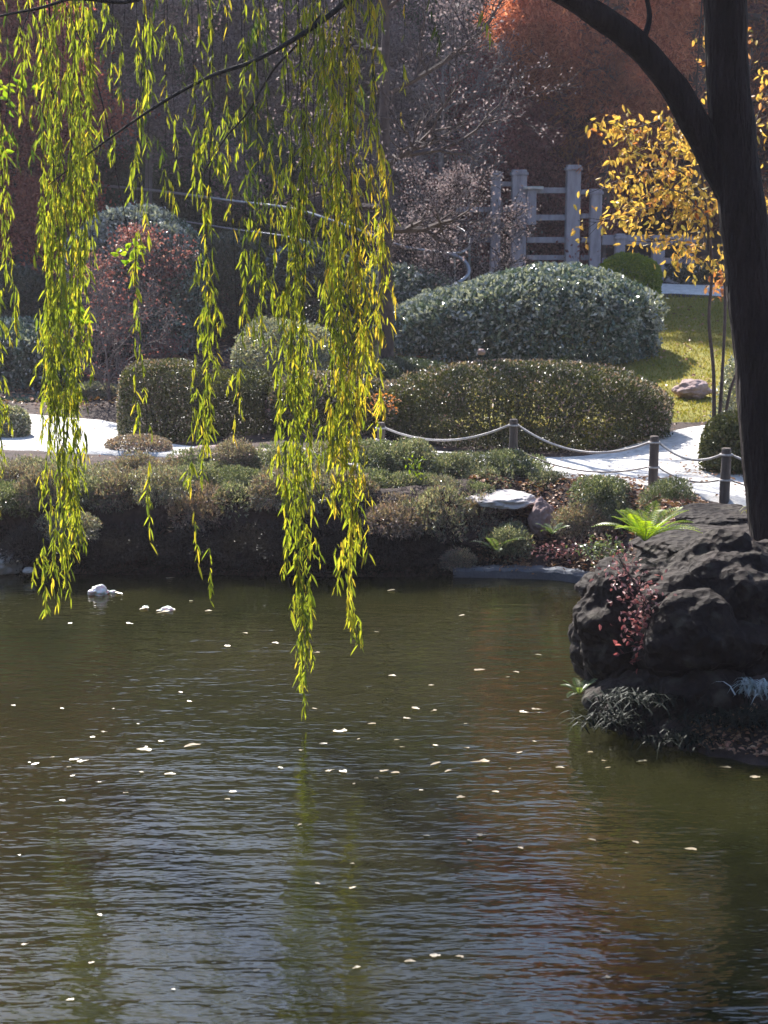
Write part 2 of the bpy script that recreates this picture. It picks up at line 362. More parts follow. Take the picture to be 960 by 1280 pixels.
def strip(name, left, right, mat, off=.035, nu=60, nv=14, kind='structure'):
    """sheet between two polylines, draped on the ground"""
    def rs(p, n):
        p = np.array([tuple(q) for q in smooth_path([(a, b, 0) for a, b in p], 8)])[:, :2]
        s = np.concatenate([[0], np.cumsum(np.linalg.norm(np.diff(p, axis=0), axis=1))]); s /= s[-1]
        return np.stack([np.interp(np.linspace(0, 1, n), s, p[:, k]) for k in (0, 1)], -1)
    a, b = rs(left, nu), rs(right, nu); t = np.linspace(0, 1, nv)[:, None, None]
    P = a[None] * (1 - t) + b[None] * t
    z = HH(P[..., 0], P[..., 1]) + off
    z[0] -= .12; z[-1] -= .12
    V = np.concatenate([P, z[..., None]], -1).reshape(-1, 3)
    i = np.arange(nv - 1)[:, None] * nu + np.arange(nu - 1)[None]
    return tag(MB().add(V, np.stack([i, i + 1, i + 1 + nu, i + nu], -1).reshape(-1, 4)).build(name, mat, smooth=True), kind=kind)
strip('garden_path', [(-30, 22.5), (-9, 21.2), (-5.2, 20.3), (-3.9, 19.9), (-2.9, 19.9), (-1.5, 19.5), (0, 19.2), (1.3, 19.0), (2.2, 18.4), (3.0, 17.3), (3.9, 16.6), (5, 16.2), (9, 16.2), (20, 17)],
      [(-30, 26), (-9, 24.2), (-5.2, 23.5), (-3.75, 23.1), (-2.6, 20.7), (0, 20.1), (2.2, 20.1), (3.3, 21.0), (4.3, 22.4), (5.2, 22.9), (9, 23.5), (20, 25)], M['concrete'], .05, 140, 26)
strip('lawn', [(-.5, 23.2), (2.2, 20.6), (3.1, 21.2), (4.2, 22.6), (5.6, 23.2), (10, 23.9), (20, 25.4)],
      [(-.5, 34.7), (2.5, 35.3), (4.2, 35.4), (6.5, 35.5), (9, 35.6), (14, 36), (20, 37)], M['lawn'], .02, 60, 40)
strip('far_path', [(.2, 35.0), (4, 35.7), (7, 35.7), (12, 36.2), (25, 38)], [(.2, 36.3), (4, 37.2), (7, 37.2), (12, 37.8), (25, 40)], M['concrete'], .06, 50, 8)

# grass blades on the lawn (nearer blades tell as texture)
n = 60000
gx = rng.uniform(1.2, 11, n * 2); gy = rng.uniform(20.8, 35.4, n * 2)
lim = np.interp(gx, [1.2, 2.2, 3.1, 4.2, 5.6, 11], [21.4, 20.7, 21.3, 22.7, 23.3, 24.1]); k = gy > lim + .03; gx, gy = gx[k][:n], gy[k][:n]
P = np.stack([gx, gy, HH(gx, gy) + .012], -1); D = unit(np.stack([rng.normal(0, .5, len(gx)), rng.normal(0, .5, len(gx)), np.full(len(gx), 1.)], -1))
g = MB(); leaves(g, P, D, rdir(len(P)), rng.uniform(.03, .075, len(P)), .018)
tag(g.build('lawn_grass', M['grass']), 'short yellow-green autumn grass of the sloping lawn', 'grass', kind='stuff')

# kerb at the low right-hand end of the far bank
pts = smooth_path([(.75, 16.9, .03), (1.3, 16.86, .045), (1.9, 16.74, .05), (2.22, 16.4, .05), (2.3, 15.8, .04)], 10)
mb = MB(); prev = None; V = []
for i_, p in enumerate(pts):
    t = (pts[min(i_ + 1, len(pts) - 1)] - pts[max(i_ - 1, 0)]).normalized(); nrm = Vector((t.y, -t.x, 0)); j = .008 * math.sin(i_ * 1.7)
    for a_, b_ in ((.07, -.25), (.075, .035 + j), (.05, .06 + j), (-.08, .065 + j), (-.1, .04), (-.1, -.25)): V.append(p + nrm * a_ + Vector((0, 0, b_)))
V = np.array([tuple(v) for v in V]); Fk = []
for i_ in range(len(pts) - 1):
    for k_ in range(5): Fk.append([i_ * 6 + k_, i_ * 6 + k_ + 1, i_ * 6 + 7 + k_, i_ * 6 + 6 + k_])
tag(mb.add(V, Fk).build('pond_kerb', M['kerb'], smooth=False), kind='structure')

# ------------------------------------------------------------------ foliage bodies
def body_points(n, rx, ry, rz, power=2.4, inner=.22, lump=.1, seed=0, floor=0.0, lfreq=2.2):
    """points of a clipped-shrub shell; the body sits on z=0 and is 2*rz tall"""
    r = np.random.default_rng(seed); d = unit(r.normal(size=(n, 3)))
    s = (np.abs(d[:, 0]) ** power + np.abs(d[:, 1]) ** power + np.abs(d[:, 2]) ** power) ** (-1 / power)
    s = np.where(d[:, 2] < 0, (np.abs(d[:, 0]) ** power + np.abs(d[:, 1]) ** power + np.abs(d[:, 2]) ** 9) ** (-1 / power), s)
    q = d * s[:, None]; q[:, 2] = np.maximum(q[:, 2], -1)
    lf = np.zeros(n)
    rs = np.random.default_rng(seed + 99)
    P0 = q * np.array([rx, ry, rz])
    for k in range(7):
        w_ = rs.normal(size=3) * lfreq * (1 + .45 * k); ph = rs.uniform(0, 6.28)
        lf += np.sin(P0 @ w_ + ph) / (1 + .45 * k)
    f = (1 + lump * lf / 2.2) * (1 - inner * r.random(n) ** 1.6)
    lf2 = np.ones(n)
    for k in range(3):
        w_ = rs.normal(size=3) * 6.5; lf2 = lf2 * np.sin(P0 @ w_ + rs.uniform(0, 6.28))
    f = f - .16 * lump / .06 * np.clip(lf2 - .12, 0, 1) * .5; f = f * np.where(r.random(n) < .025, r.uniform(1.01, 1.05, n), 1)
    P = P0 * f[:, None]; P[:, 2] += rz
    nrm = unit(d * s[:, None] ** 1 / np.array([rx, ry, rz]))
    k = P[:, 2] > floor
    return P[k], nrm[k]
def foliage(mb, n, rx, ry, rz, L, W, spread=.8, m=0, kind='rhomb', seed=0, upbias=.3, jit=.25, prof=None, **kw):
    P, Nn = body_points(n, rx, ry, rz, seed=seed, **kw)
    if prof: P[:, 2] *= np.interp(P[:, 0] / rx, prof[0], prof[1])
    r = np.random.default_rng(seed + 5)
    D = unit(Nn * .7 + r.normal(size=P.shape) * .8 + np.array([0, 0, upbias])); NN = unit(Nn + r.normal(size=P.shape) * spread)
    Ls = L * r.uniform(1 - jit, 1 + jit, len(P))
    return leaves(mb, P - D * Ls[:, None] * .4, D, NN, Ls, W * Ls / L, m, kind)
def stems(mb, rx, ry, rz, n=14, r0=.02, seed=0, m=0):
    r = np.random.default_rng(seed + 31)
    for k in range(n):
        a = r.uniform(0, 6.28); b = np.array([math.cos(a) * rx * .25, math.sin(a) * ry * .25, -.05]); e = np.array([math.cos(a) * rx * r.uniform(.3, .8), math.sin(a) * ry * r.uniform(.3, .8), rz * r.uniform(.9, 1.6)])
        mid = (b + e) / 2 + r.normal(size=3) * .06
        tube(mb, smooth_path([b, mid, e], 3), resample([r0, r0 * .6, r0 * .25], 7), 5, m, cap=False)
    return mb
def shrub(name, label, cat, px0, px1, ytop, Y, mat, n, L, W, depth=None, zbase=None, group=None, power=2.4, lump=.1, seed=0, stem='bark_brown', inner=.22, kind='rhomb', spread=.8, lfreq=2.2, extra=None, upbias=.3, prof=None):
    a = at(px0, ytop, Y); b = at(px1, ytop, Y); cx = (a.x + b.x) / 2; rx = (b.x - a.x) / 2
    zb = H(cx, Y) - .03 if zbase is None else zbase
    h = a.z - zb; ry = (depth or rx * 2) / 2
    e = empty(name, (cx, Y, zb), label, cat, group)
    mb = MB(); foliage(mb, n, rx, ry, h / 2, L, W, seed=seed, power=power, lump=lump, inner=inner, kind=kind, spread=spread, lfreq=lfreq, upbias=upbias, prof=prof)
    mats = [M[mat]]
    if extra: foliage(mb, int(n * extra[1]), rx * 1.02, ry * 1.02, h / 2 * 1.02, L, W, seed=seed + 1, power=power, lump=lump, inner=.05, m=1, kind=kind, spread=spread, lfreq=lfreq, prof=prof); mats.append(M[extra[0]])
    mb.build('foliage', mats, e)
    sm = MB(); stems(sm, rx, ry, h / 2, seed=seed); sm.build('stems', M[stem], e)
    return e

# the two big clipped hedges
shrub('clipped_hedge', 'large rounded hedge with glossy silvery blue-green leaves at the edge of the lawn', 'hedge', 487, 822, 330, 28.6, 'silver', 42000, .085, .042, depth=3.0, power=2.3, lump=.075, lfreq=2.8, seed=11, prof=([-1, -.5, .1, .45, 1], [.72, .80, .98, 1, .9]), kind='hex', spread=.45, extra=('silver_glint', .22))
shrub('clipped_hedge', 'low rounded dark green box hedge beside the path behind the rope', 'hedge', 478, 836, 453, 21.6, 'box', 60000, .045, .022, depth=2.0, power=2.6, lump=.06, lfreq=3.2, seed=12, extra=('bank2', .10), prof=([-1, -.3, .3, 1], [.93, 1, 1, .9]), spread=.8)
shrub('clipped_hedge', 'small dark low hedge showing between the silvery hedge and the box hedge', 'hedge', 448, 572, 450, 24.6, 'darkshrub', 16000, .05, .025, depth=1.4, power=3.0, lump=.06, seed=13)
shrub('glossy_shrub', 'pale silvery shrub between the willow curtain and the large rounded hedge', 'shrub', 430, 568, 332, 31.0, 'silver', 15000, .085, .042, depth=2.0, lump=.14, seed=14, kind='hex', spread=.5, extra=('silver_glint', .12))
shrub('clipped_shrub', 'bright yellow-green clipped shrub in front of the timber fence', 'shrub', 745, 828, 316, 33.5, 'bright', 12000, .07, .035, lump=.08, seed=15)
shrub('glossy_shrub', 'grey-green shrub beside the pale boulder beyond the lawn', 'shrub', 826, 900, 328, 38.2, 'darkshrub', 8000, .07, .04, lump=.2, seed=16, extra=('silver_glint', .05))
shrub('silvery_shrub', 'tall mound of pale silvery leaves behind the red maple', 'shrub', 82, 250, 262, 28.9, 'silver_glint', 26000, .09, .045, depth=2.4, lump=.12, seed=17, kind='hex', spread=.6, extra=('silver', .6))
shrub('glossy_shrub', 'round dark green shrub right of the red maple', 'shrub', 228, 345, 288, 30.5, 'darkshrub', 22000, .07, .03, depth=2, lump=.10, seed=18)
shrub('glossy_shrub', 'dark shrub with pale glinting top behind the middle willow strands', 'shrub', 335, 440, 305, 30.0, 'darkshrub', 18000, .075, .035, lump=.15, seed=19, extra=('silver_glint', .08))
shrub('glossy_shrub', 'bluish glossy shrub at the left edge above the path', 'shrub', -40, 92, 402, 26.2, 'silver', 20000, .07, .035, lump=.16, seed=20, kind='hex', extra=('silver_glint', .05))
shrub('glossy_shrub', 'dark bluish shrub at the far left under the burgundy tree', 'shrub', -70, 70, 330, 29.5, 'darkshrub', 16000, .08, .035, lump=.16, seed=21)
shrub('low_shrub', 'small grey shrub at the back edge of the path', 'shrub', 92, 150, 478, 25.0, 'bank', 5000, .05, .025, lump=.16, seed=22)
shrub('low_shrub', 'small bluish shrub at the left end of the path', 'shrub', -5, 58, 496, 24.9, 'silver', 5000, .06, .03, lump=.16, seed=23)
shrub('low_shrub', 'grey-green shrub covering the left end of the white path', 'shrub', -30, 34, 508, 21.6, 'bank', 7000, .055, .026, lump=.2, seed=31, extra=('silver_glint', .06))
shrub('clipped_shrub', 'square clipped box shrub at the right of the white path', 'shrub', 150, 252, 453, 21.9, 'box', 20000, .045, .022, depth=1.1, power=4.5, lump=.05, seed=24, extra=('bank2', .12))
shrub('clipped_shrub', 'rounded olive box shrub right of the square clipped shrub', 'shrub', 250, 345, 462, 22.2, 'box', 16000, .045, .022, depth=1.2, power=3, lump=.08, seed=25)
shrub('grey_shrub', 'grey-green shrub with glinting leaves behind the rounded box shrub', 'shrub', 292, 418, 398, 24.6, 'bank', 18000, .055, .027, lump=.15, seed=26, extra=('silver_glint', .06))
shrub('clipped_shrub', 'dark broad shrub behind the longest willow strand', 'shrub', 335, 482, 468, 22.0, 'box', 22000, .045, .022, depth=1.4, power=2.8, lump=.1, seed=27, extra=('bank2', .15))
shrub('low_shrub', 'small twiggy shrub at the foot of the square clipped shrub', 'shrub', 140, 215, 545, 20.4, 'bank2', 5000, .045, .02, lump=.2, seed=28)
shrub('low_shrub', 'olive shrub beside the path against the big leaning trunk', 'shrub', 882, 950, 515, 18.6, 'box', 12000, .05, .024, depth=.8, lump=.15, seed=29)
shrub('grey_shrub', 'grey twiggy shrub on the lawn edge left of the leaning trunk', 'shrub', 900, 985, 440, 20.5, 'bank', 9000, .05, .024, lump=.2, seed=30, extra=('silver_glint', .1))

# ------------------------------------------------------------------ mounding shrubs along the bank
def mound_variant(seed, mat, mat2):
    e = empty('bank_shrub', (0, 0, -50))
    r = np.random.default_rng(seed); mb = MB()
    # several sub-lobes with sprigs
    for k in range(7):
        c = np.array([r.uniform(-.5, .5), r.uniform(-.4, .4), r.uniform(-.05, .25)]); s_ = r.uniform(.38, .62)
        P, Nn = body_points(360, s_, s_, s_ * .62, seed=seed * 20 + k, lump=.2, inner=.35, power=2.1)
        P = P + c; D = unit(Nn + r.normal(size=P.shape) * .5 + [0, 0, .45])
        # each sprig: a little fan of narrow leaves
        for q in range(3):
            D2 = unit(D + r.normal(size=P.shape) * .45); Ls = r.uniform(.055, .125, len(P))
            leaves(mb, P + D * r.uniform(0, .05, (len(P), 1)), D2, unit(r.normal(size=P.shape) + Nn * .5), Ls, Ls * .30, m=0 if q < 2 else 1)
    mb.build('foliage', [M[mat], M[mat2]], e)
    sm = MB(); stems(sm, .6, .6, .35, 12, .018, seed); sm.build('stems', M['bark_brown'], e)
    return e
VAR = [mound_variant(1, 'bank', 'bank3'), mound_variant(2, 'bank2', 'bank'), mound_variant(3, 'bank', 'bank2'), mound_variant(4, 'bank3', 'bank'), mound_variant(5, 'bank2', 'bank2'), mound_variant(6, 'lowbank_shade', 'lowbank_shade')]
used = set()
ORD = ['leftmost', 'second from the left', 'third from the left', 'fourth from the left', 'fifth from the left', 'sixth from the left', 'seventh from the left', 'eighth from the left', 'ninth from the left', 'tenth from the left', 'eleventh from the left',
       'twelfth from the left', 'thirteenth from the left', 'fourteenth from the left', 'fifteenth from the left', 'sixteenth from the left', 'seventeenth from the left']
def mound(x, y, z, s, hs, v, label):
    o = VAR[v] if v not in used else copy_tree(VAR[v]); used.add(v)
    o.location = (x, y, z); o.scale = (s, s, s * hs); o.rotation_euler = (random.uniform(-.15, .15), random.uniform(-.15, .15), random.uniform(0, 6.28))
    tag(o, label, 'shrub', 'mounding shrubs along the pond bank')
HUE = ['grey-green', 'mauve-grey', 'grey', 'dark green', 'purplish', 'nearly black']
front = [(-28, 600, .5, 0), (12, 590, .46, 3), (52, 594, .45, 1), (104, 585, .50, 0), (150, 592, .52, 1), (198, 578, .46, 2), (243, 605, .44, 4), (290, 592, .5, 0), (338, 600, .5, 1), (388, 590, .47, 2), (436, 600, .50, 1), (486, 612, .50, 4), (534, 612, .52, 2), (585, 628, .48, 1), (632, 640, .36, 0)]
for k, (px, py, s, v) in enumerate(front):
    c = at(px, py, 17.35 + .12 * math.sin(k * 2.1)); top = c.z
    s *= random.uniform(.78, .95); mound(c.x, c.y + random.uniform(-.15, .2), top - s * 1.05 + random.uniform(-.12, .10), s, random.uniform(1.0, 1.4), v, f'{HUE[v]} twiggy shrub hanging over the water, {ORD[k]} in the waterside row')
back = [(20, 566, .34, 2), (68, 570, .34, 0), (210, 572, .30, 1), (272, 572, .36, 0), (322, 574, .34, 2), (392, 562, .34, 3), (440, 560, .36, 0), (492, 568, .36, 3), (545, 560, .36, 3), (600, 578, .42, 0), (655, 566, .40, 3), (752, 590, .36, 3), (722, 628, .36, 1), (775, 622, .30, 0), (838, 596, .34, 3)]
back += [(118, 578, .30, 2), (165, 566, .28, 1), (246, 556, .30, 3), (300, 548, .27, 1), (358, 548, .34, 0), (418, 544, .32, 2), (470, 545, .34, 3), (520, 545, .30, 0), (572, 560, .34, 0), (626, 558, .34, 3), (685, 584, .30, 0)]; back.sort(); ORD += ['eighteenth from the left', 'nineteenth from the left', 'twentieth from the left'] + ['%s from the right' % w for w in ('sixth', 'fifth', 'fourth', 'third', 'second')] + ['rightmost']
for k, (px, py, s, v) in enumerate(back):
    Yb = (18.45 + .12 * (k % 3) if px < 700 else 17.0) + .15 * math.sin(k * 1.7); c = at(px, py, Yb)
    s2 = s * (1.25 if px < 560 else 1.0); mound(c.x, c.y, c.z - s2 * 1.0, s2, 1.05, v, f'{HUE[v]} small-leaved shrub beside the rope fence, {ORD[k]} in the upper row')
mid = [(20, 583, .32, 1), (90, 584, .30, 0), (130, 588, .30, 2), (185, 590, .30, 1), (232, 584, .32, 0), (300, 586, .30, 3), (352, 588, .30, 2), (415, 588, .32, 0), (462, 590, .34, 3), (508, 592, .34, 0), (556, 598, .32, 2), (592, 604, .28, 3)]
for k, (px, py, s, v) in enumerate(mid):
    c = at(px, py, 17.95); mound(c.x, c.y, c.z - s * .85, s, 1.1, v, f'{HUE[v]} shrub between the waterside and upper rows, {ORD[k]}')
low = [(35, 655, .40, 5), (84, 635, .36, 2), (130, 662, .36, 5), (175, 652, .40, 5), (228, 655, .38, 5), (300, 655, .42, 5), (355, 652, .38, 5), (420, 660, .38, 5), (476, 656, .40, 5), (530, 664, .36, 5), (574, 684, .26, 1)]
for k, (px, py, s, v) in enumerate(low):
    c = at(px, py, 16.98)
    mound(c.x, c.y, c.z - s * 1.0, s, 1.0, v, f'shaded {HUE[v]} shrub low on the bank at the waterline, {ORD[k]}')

# fringe of hanging dead thatch in the dark hollow below (roots and dry stems)
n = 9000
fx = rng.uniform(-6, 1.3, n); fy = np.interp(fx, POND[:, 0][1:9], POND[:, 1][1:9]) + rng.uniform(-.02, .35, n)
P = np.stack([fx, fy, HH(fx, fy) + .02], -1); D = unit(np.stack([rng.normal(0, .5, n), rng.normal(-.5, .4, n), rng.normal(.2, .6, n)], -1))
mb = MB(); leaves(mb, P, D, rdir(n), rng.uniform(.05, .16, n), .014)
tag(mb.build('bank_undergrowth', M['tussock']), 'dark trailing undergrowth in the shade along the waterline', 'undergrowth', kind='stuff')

# ------------------------------------------------------------------ rocks
import bmesh
def rock(name, label, c, r, mat, seed=0, sub=5, lump=.26, facet=.06, rot=0, cat='rock', group=None, flat=0):
    bm = bmesh.new(); bmesh.ops.create_icosphere(bm, subdivisions=sub, radius=1)
    off = Vector((seed * 13.7, seed * 5.1, seed * 2.3))
    for v in bm.verts:
        p = v.co.copy(); d = 1 + lump * mnoise.noise(p * 1.3 + off) + lump * .5 * mnoise.noise(p * 2.9 + off)
        vd = mnoise.voronoi(p * 1.9 + off)[0]
        d += facet * (vd[1] - vd[0]) - facet * .4 - .03 * math.exp(-((vd[1] - vd[0]) / .04) ** 2)
        d += .045 * mnoise.noise(p * 9 + off) + .02 * mnoise.noise(p * 22 + off)
        q = p * d
        if flat: q.z = max(min(q.z, flat + .05 * mnoise.noise(p * 4 + off)), -flat)
        v.co = Vector((q.x * r[0], q.y * r[1], q.z * r[2]))
    me = bpy.data.meshes.new(name); bm.to_mesh(me); bm.free(); me.materials.append(M[mat]); me.polygons.foreach_set('use_smooth', [True] * len(me.polygons))
    o = bpy.data.objects.new(name, me); COL.objects.link(o); o.location = c; o.rotation_euler = (0, 0, rot)
    return tag(o, label, cat, group)
def rk(label, px, py, Y, wpx, hpx, dep, mat, seed, **kw):
    c = at(px, py, Y); s = math.hypot(Y, CAMH) / FPX
    return rock('boulder', label, c, (wpx * s / 2, dep / 2, hpx * s / 2), mat, seed, **kw)
rk('big dark pitted boulder jutting over the water with pink leaves trailing down it', 812, 790, 12.6, 196, 190, 1.3, 'rock', 3, sub=6, lump=.26, facet=.05)
rk('dark rounded boulder behind the trailing pink leaves beside the leaning trunk', 915, 775, 12.35, 230, 190, 1.3, 'rock', 7, sub=6)
rk('long dark stone ledge at the edge of the path beside the leaning trunk', 905, 690, 13.6, 230, 70, 1.5, 'rock', 9, flat=.55)
rk('flat dark ledge stone just above the long ledge at the path edge', 905, 646, 15.4, 120, 30, 1.0, 'rock', 19, flat=.5)
rk('dark wet boulder under the overhanging rock at the waterline', 800, 888, 12.1, 130, 100, 1.0, 'rock', 12)
rk('dark craggy boulder between the trailing pink leaves and the pale striped tuft', 880, 800, 12.0, 170, 130, .9, 'rock', 17)
rk('dark boulder in the shade below the red shrub', 872, 868, 12.0, 150, 110, 1.0, 'rock', 14)
rk('low dark stone in the shade at the right edge of the pond', 930, 868, 12.2, 150, 90, 1.1, 'rock', 15)
rk('small dark stone behind the jutting boulder at the inlet', 752, 735, 14.8, 60, 40, .6, 'rock', 16)
rk('flat pale stone lying in the shrubs above the low bank', 628, 624, 17.7, 84, 22, .7, 'stone_pale', 21, flat=.5)
rk('upright pinkish stone right of the flat pale stone', 678, 648, 17.5, 34, 50, .35, 'stone_pink', 22, facet=.2)
rk('long low reddish stone on the bank under the middle willow strands', 285, 572, 18.9, 140, 26, .5, 'stone_pink', 23, lump=.35)
rk('dark reddish rock lying on the lawn', 866, 487, 24.8, 44, 24, .5, 'stone_pink', 24)
rk('pale boulder at the far edge of the lawn beyond the path', 858, 352, 38.0, 52, 16, .6, 'stone_pale', 25)
rk('pale wet rock at the waterline at the left edge of the pond', 6, 702, 17.0, 44, 30, .4, 'stone_pale', 26)
rk('small round pale stone at the waterline beside the larger pale rock', 36, 713, 16.8, 16, 9, .14, 'stone_pale', 27, sub=4)
rk('small white stone on the bank behind the yellow willow strand', 441, 585, 18.0, 24, 14, .2, 'stone_pale', 28, sub=4)
rk('small pinkish stone between the two big hedges', 602, 440, 25.6, 10, 8, .12, 'stone_pink', 29, sub=4)

# ------------------------------------------------------------------ rope fence
posts = [(476, 528, 20.1), (642, 524, 18.9), (818, 545, 17.6), (908, 560, 16.9)]
plab = ['short round fence post at the far left end of the rope', 'short fence post in front of the box hedge', 'short fence post standing before the white path', 'short fence post nearest the leaning trunk']
top = []
for (px, py, Yp), lb in zip(posts, plab):
    t = at(px, py, Yp); zb = H(t.x, t.y)
    e = empty('fence_post', (t.x, t.y, zb), lb, 'post', 'wooden posts of the rope fence')
    h = t.z - zb; mb = MB()
    tube(mb, [(0, 0, -.2), (0, 0, h * .3), (.004, 0, h * .7), (.002, 0, h - .012), (.002, 0, h)], [.055, .054, .052, .051, .044], 14, lump=.06, seed=px)
    ps = mb.build('post_shaft', M['post'], e)
    for hz in (h - .07, h * .42):
        k_ = MB(); an = np.linspace(0, 2 * math.pi, 17)
        tube(k_, [(.062 * math.cos(a), .062 * math.sin(a), hz) for a in an], .011, 6, cap=False); k_.build('rope_collar', M['rope'], ps)
    top.append((t, zb, h))
t4 = at(1010, 576, 16.3); top.append((t4, H(t4.x, t4.y), t4.z - H(t4.x, t4.y)))
e = empty('fence_post', (t4.x, t4.y, top[-1][1]), 'short fence post hidden behind the leaning trunk', 'post', 'wooden posts of the rope fence')
tube(MB(), [(0, 0, -.2), (0, 0, top[-1][2])], .053, 12).build('post_shaft', M['post'], e)
def rope(a, b, sag, r, mat, label, grp):
    mb = MB(); n_ = 40; pts = []
    for i_ in range(n_ + 1):
        t = i_ / n_; p = a.lerp(b, t); p.z -= sag * 4 * t * (1 - t); pts.append(p)
    tube(mb, pts, r, 8)
    # twisted strands of the lay
    n2 = 260
    for s_ in range(3):
        q = []
        for i_ in range(n2 + 1):
            t = i_ / n2; p = a.lerp(b, t); p.z -= sag * 4 * t * (1 - t); ph = t * (b - a).length / .09 * 2 * math.pi + s_ * 2.094
            q.append(p + Vector((0, math.cos(ph), math.sin(ph))) * r * .55)
        tube(mb, q, r * .62, 5, cap=False)
    tag(mb.build('rope', mat, smooth=True), label, 'rope', grp)
sags = [.17, .21, .12, .06]; where = ['between the far post and the hedge post', 'between the hedge post and the path post', 'from the path post to the post by the trunk', 'running behind the leaning trunk']
for i_ in range(4):
    a, b = top[i_], top[i_ + 1]
    A = Vector((a[0].x + .05, a[0].y, a[0].z - .07)); B = Vector((b[0].x - .05, b[0].y, b[0].z - .07))
    rope(A, B, sags[i_], .013, M['rope'], 'thick pale rope sagging ' + where[i_], 'upper ropes of the fence')
    A = Vector((a[0].x + .05, a[0].y, a[1] + a[2] * .42)); B = Vector((b[0].x - .05, b[0].y, b[1] + b[2] * .42))
    rope(A, B, sags[i_] * .7, .008, M['rope_dark'], 'thin lower rope ' + where[i_], 'lower ropes of the fence')

# ------------------------------------------------------------------ timber fence
YF = 38.0; o0 = at(700, 330, YF); gz = H(o0.x, YF)
tf = empty('timber_fence', (o0.x, YF, gz - .1), 'tall weathered grey timber fence of square posts and rails behind the hedge', 'fence')
def fp(px, py, dy=0): p = at(px, py, YF + dy); return p.x - o0.x, p.z - gz + .1
def fpost(px, ptop, w_, dy=0., cap=True):
    x, z = fp(px, ptop); hw = w_ / 2 / 52.
    mb = MB(); box(mb, (x - hw, dy - hw, -.5), (x + hw, dy + hw, z), bev=.02)
    po = mb.build('fence_post', M['timber'], tf)
    if cap: c_ = MB(); box(c_, (x - hw - .03, dy - hw - .03, z - .13), (x + hw + .03, dy + hw + .03, z - .06), bev=.01); c_.build('post_cap', M['timber'], po)
for px, pt, w_ in ((620, 214, 12), (649, 212, 18), (717, 206, 17), (745, 236, 14), (775, 292, 12), (823, 294, 15), (862, 296, 12)): fpost(px, pt, w_)
def frail(x0, x1, py, th, dy=.02):
    a, z = fp(x0, py); b, _ = fp(x1, py); mb = MB(); box(mb, (a, dy - .04, z - th / 104), (b, dy + .04, z + th / 104), bev=.01); mb.build('rail', M['timber'], tf)
for a, b, py, th in ((626.5, 639.5, 230, 6), (658.5, 708, 238, 7), (658.5, 708, 272, 7), (658.5, 708, 300, 7), (626.5, 639.5, 262, 6), (658.5, 708, 322, 6), (726, 737.5, 240, 6), (726, 737.5, 270, 6), (726, 737.5, 300, 6), (726, 737.5, 322, 6),
                     (752.5, 855, 300, 12), (752.5, 815, 326, 7), (831, 855, 326, 7), (570, 613.5, 262, 6), (570, 613.5, 300, 6)): frail(a, b, py, th)
x_, z_ = fp(664, 262); mb = MB(); box(mb, (x_ - .12, -.22, z_ - .35), (x_ + .1, -.06, z_ + .48)); mb.build('lantern_box', M['timber'], tf)
x_, z_ = fp(666, 234); mb = MB(); box(mb, (x_ - .24, -.3, z_ - .05), (x_ + .22, -.03, z_ + .02)); mb.build('small_shelf', M['stone_pale'], tf)

# ------------------------------------------------------------------ handrail
hr = empty('handrail', (0, 0, 0), 'polished metal handrail curving round behind the shrubs', 'handrail')
YR = 31.4
topr = [at(118, 231, YR + 2.5), at(200, 239, YR + 2), at(290, 251, YR + 1.2), at(370, 262, YR + .6), at(440, 285, YR), at(497, 306, YR - .4), at(540, 314, YR - .7), at(568, 317, YR - 1.2), at(584, 311, YR - 1.0), at(587, 298, YR - .3), at(575, 286, YR + .3), at(548, 281, YR + .8)]
tube(MB(), smooth_path(topr, 8), .028, 10).build('top_rail', M['steel'], hr, smooth=True)
lowr = [at(190, 270, YR + 2), at(290, 286, YR + 1.2), at(370, 298, YR + .6), at(440, 322, YR), at(500, 345, YR - .4)]
tube(MB(), smooth_path(lowr, 6), .014, 8).build('lower_rail', M['steel'], hr, smooth=True)
endr = [at(562, 317, YR - 1.2), at(574, 322, YR - 1.3), at(583, 329, YR - 1.4), at(586, 340, YR - 1.5), at(578, 350, YR - 1.7), at(554, 364, YR - 2.0)]
tube(MB(), smooth_path(endr, 6), .035, 10).build('end_rail', M['steel'], hr, smooth=True)
for k_ in (4, 7, 9):
    p = topr[k_]; g_ = H(p.x, p.y); tube(MB(), [(p.x, p.y, g_ - .1), (p.x, p.y, p.z)], .022, 8).build('baluster', M['steel'], hr, smooth=True)
p = endr[3]; tube(MB(), [(p.x, p.y, H(p.x, p.y) - .1), (p.x, p.y, p.z)], .022, 8).build('baluster', M['steel'], hr, smooth=True)

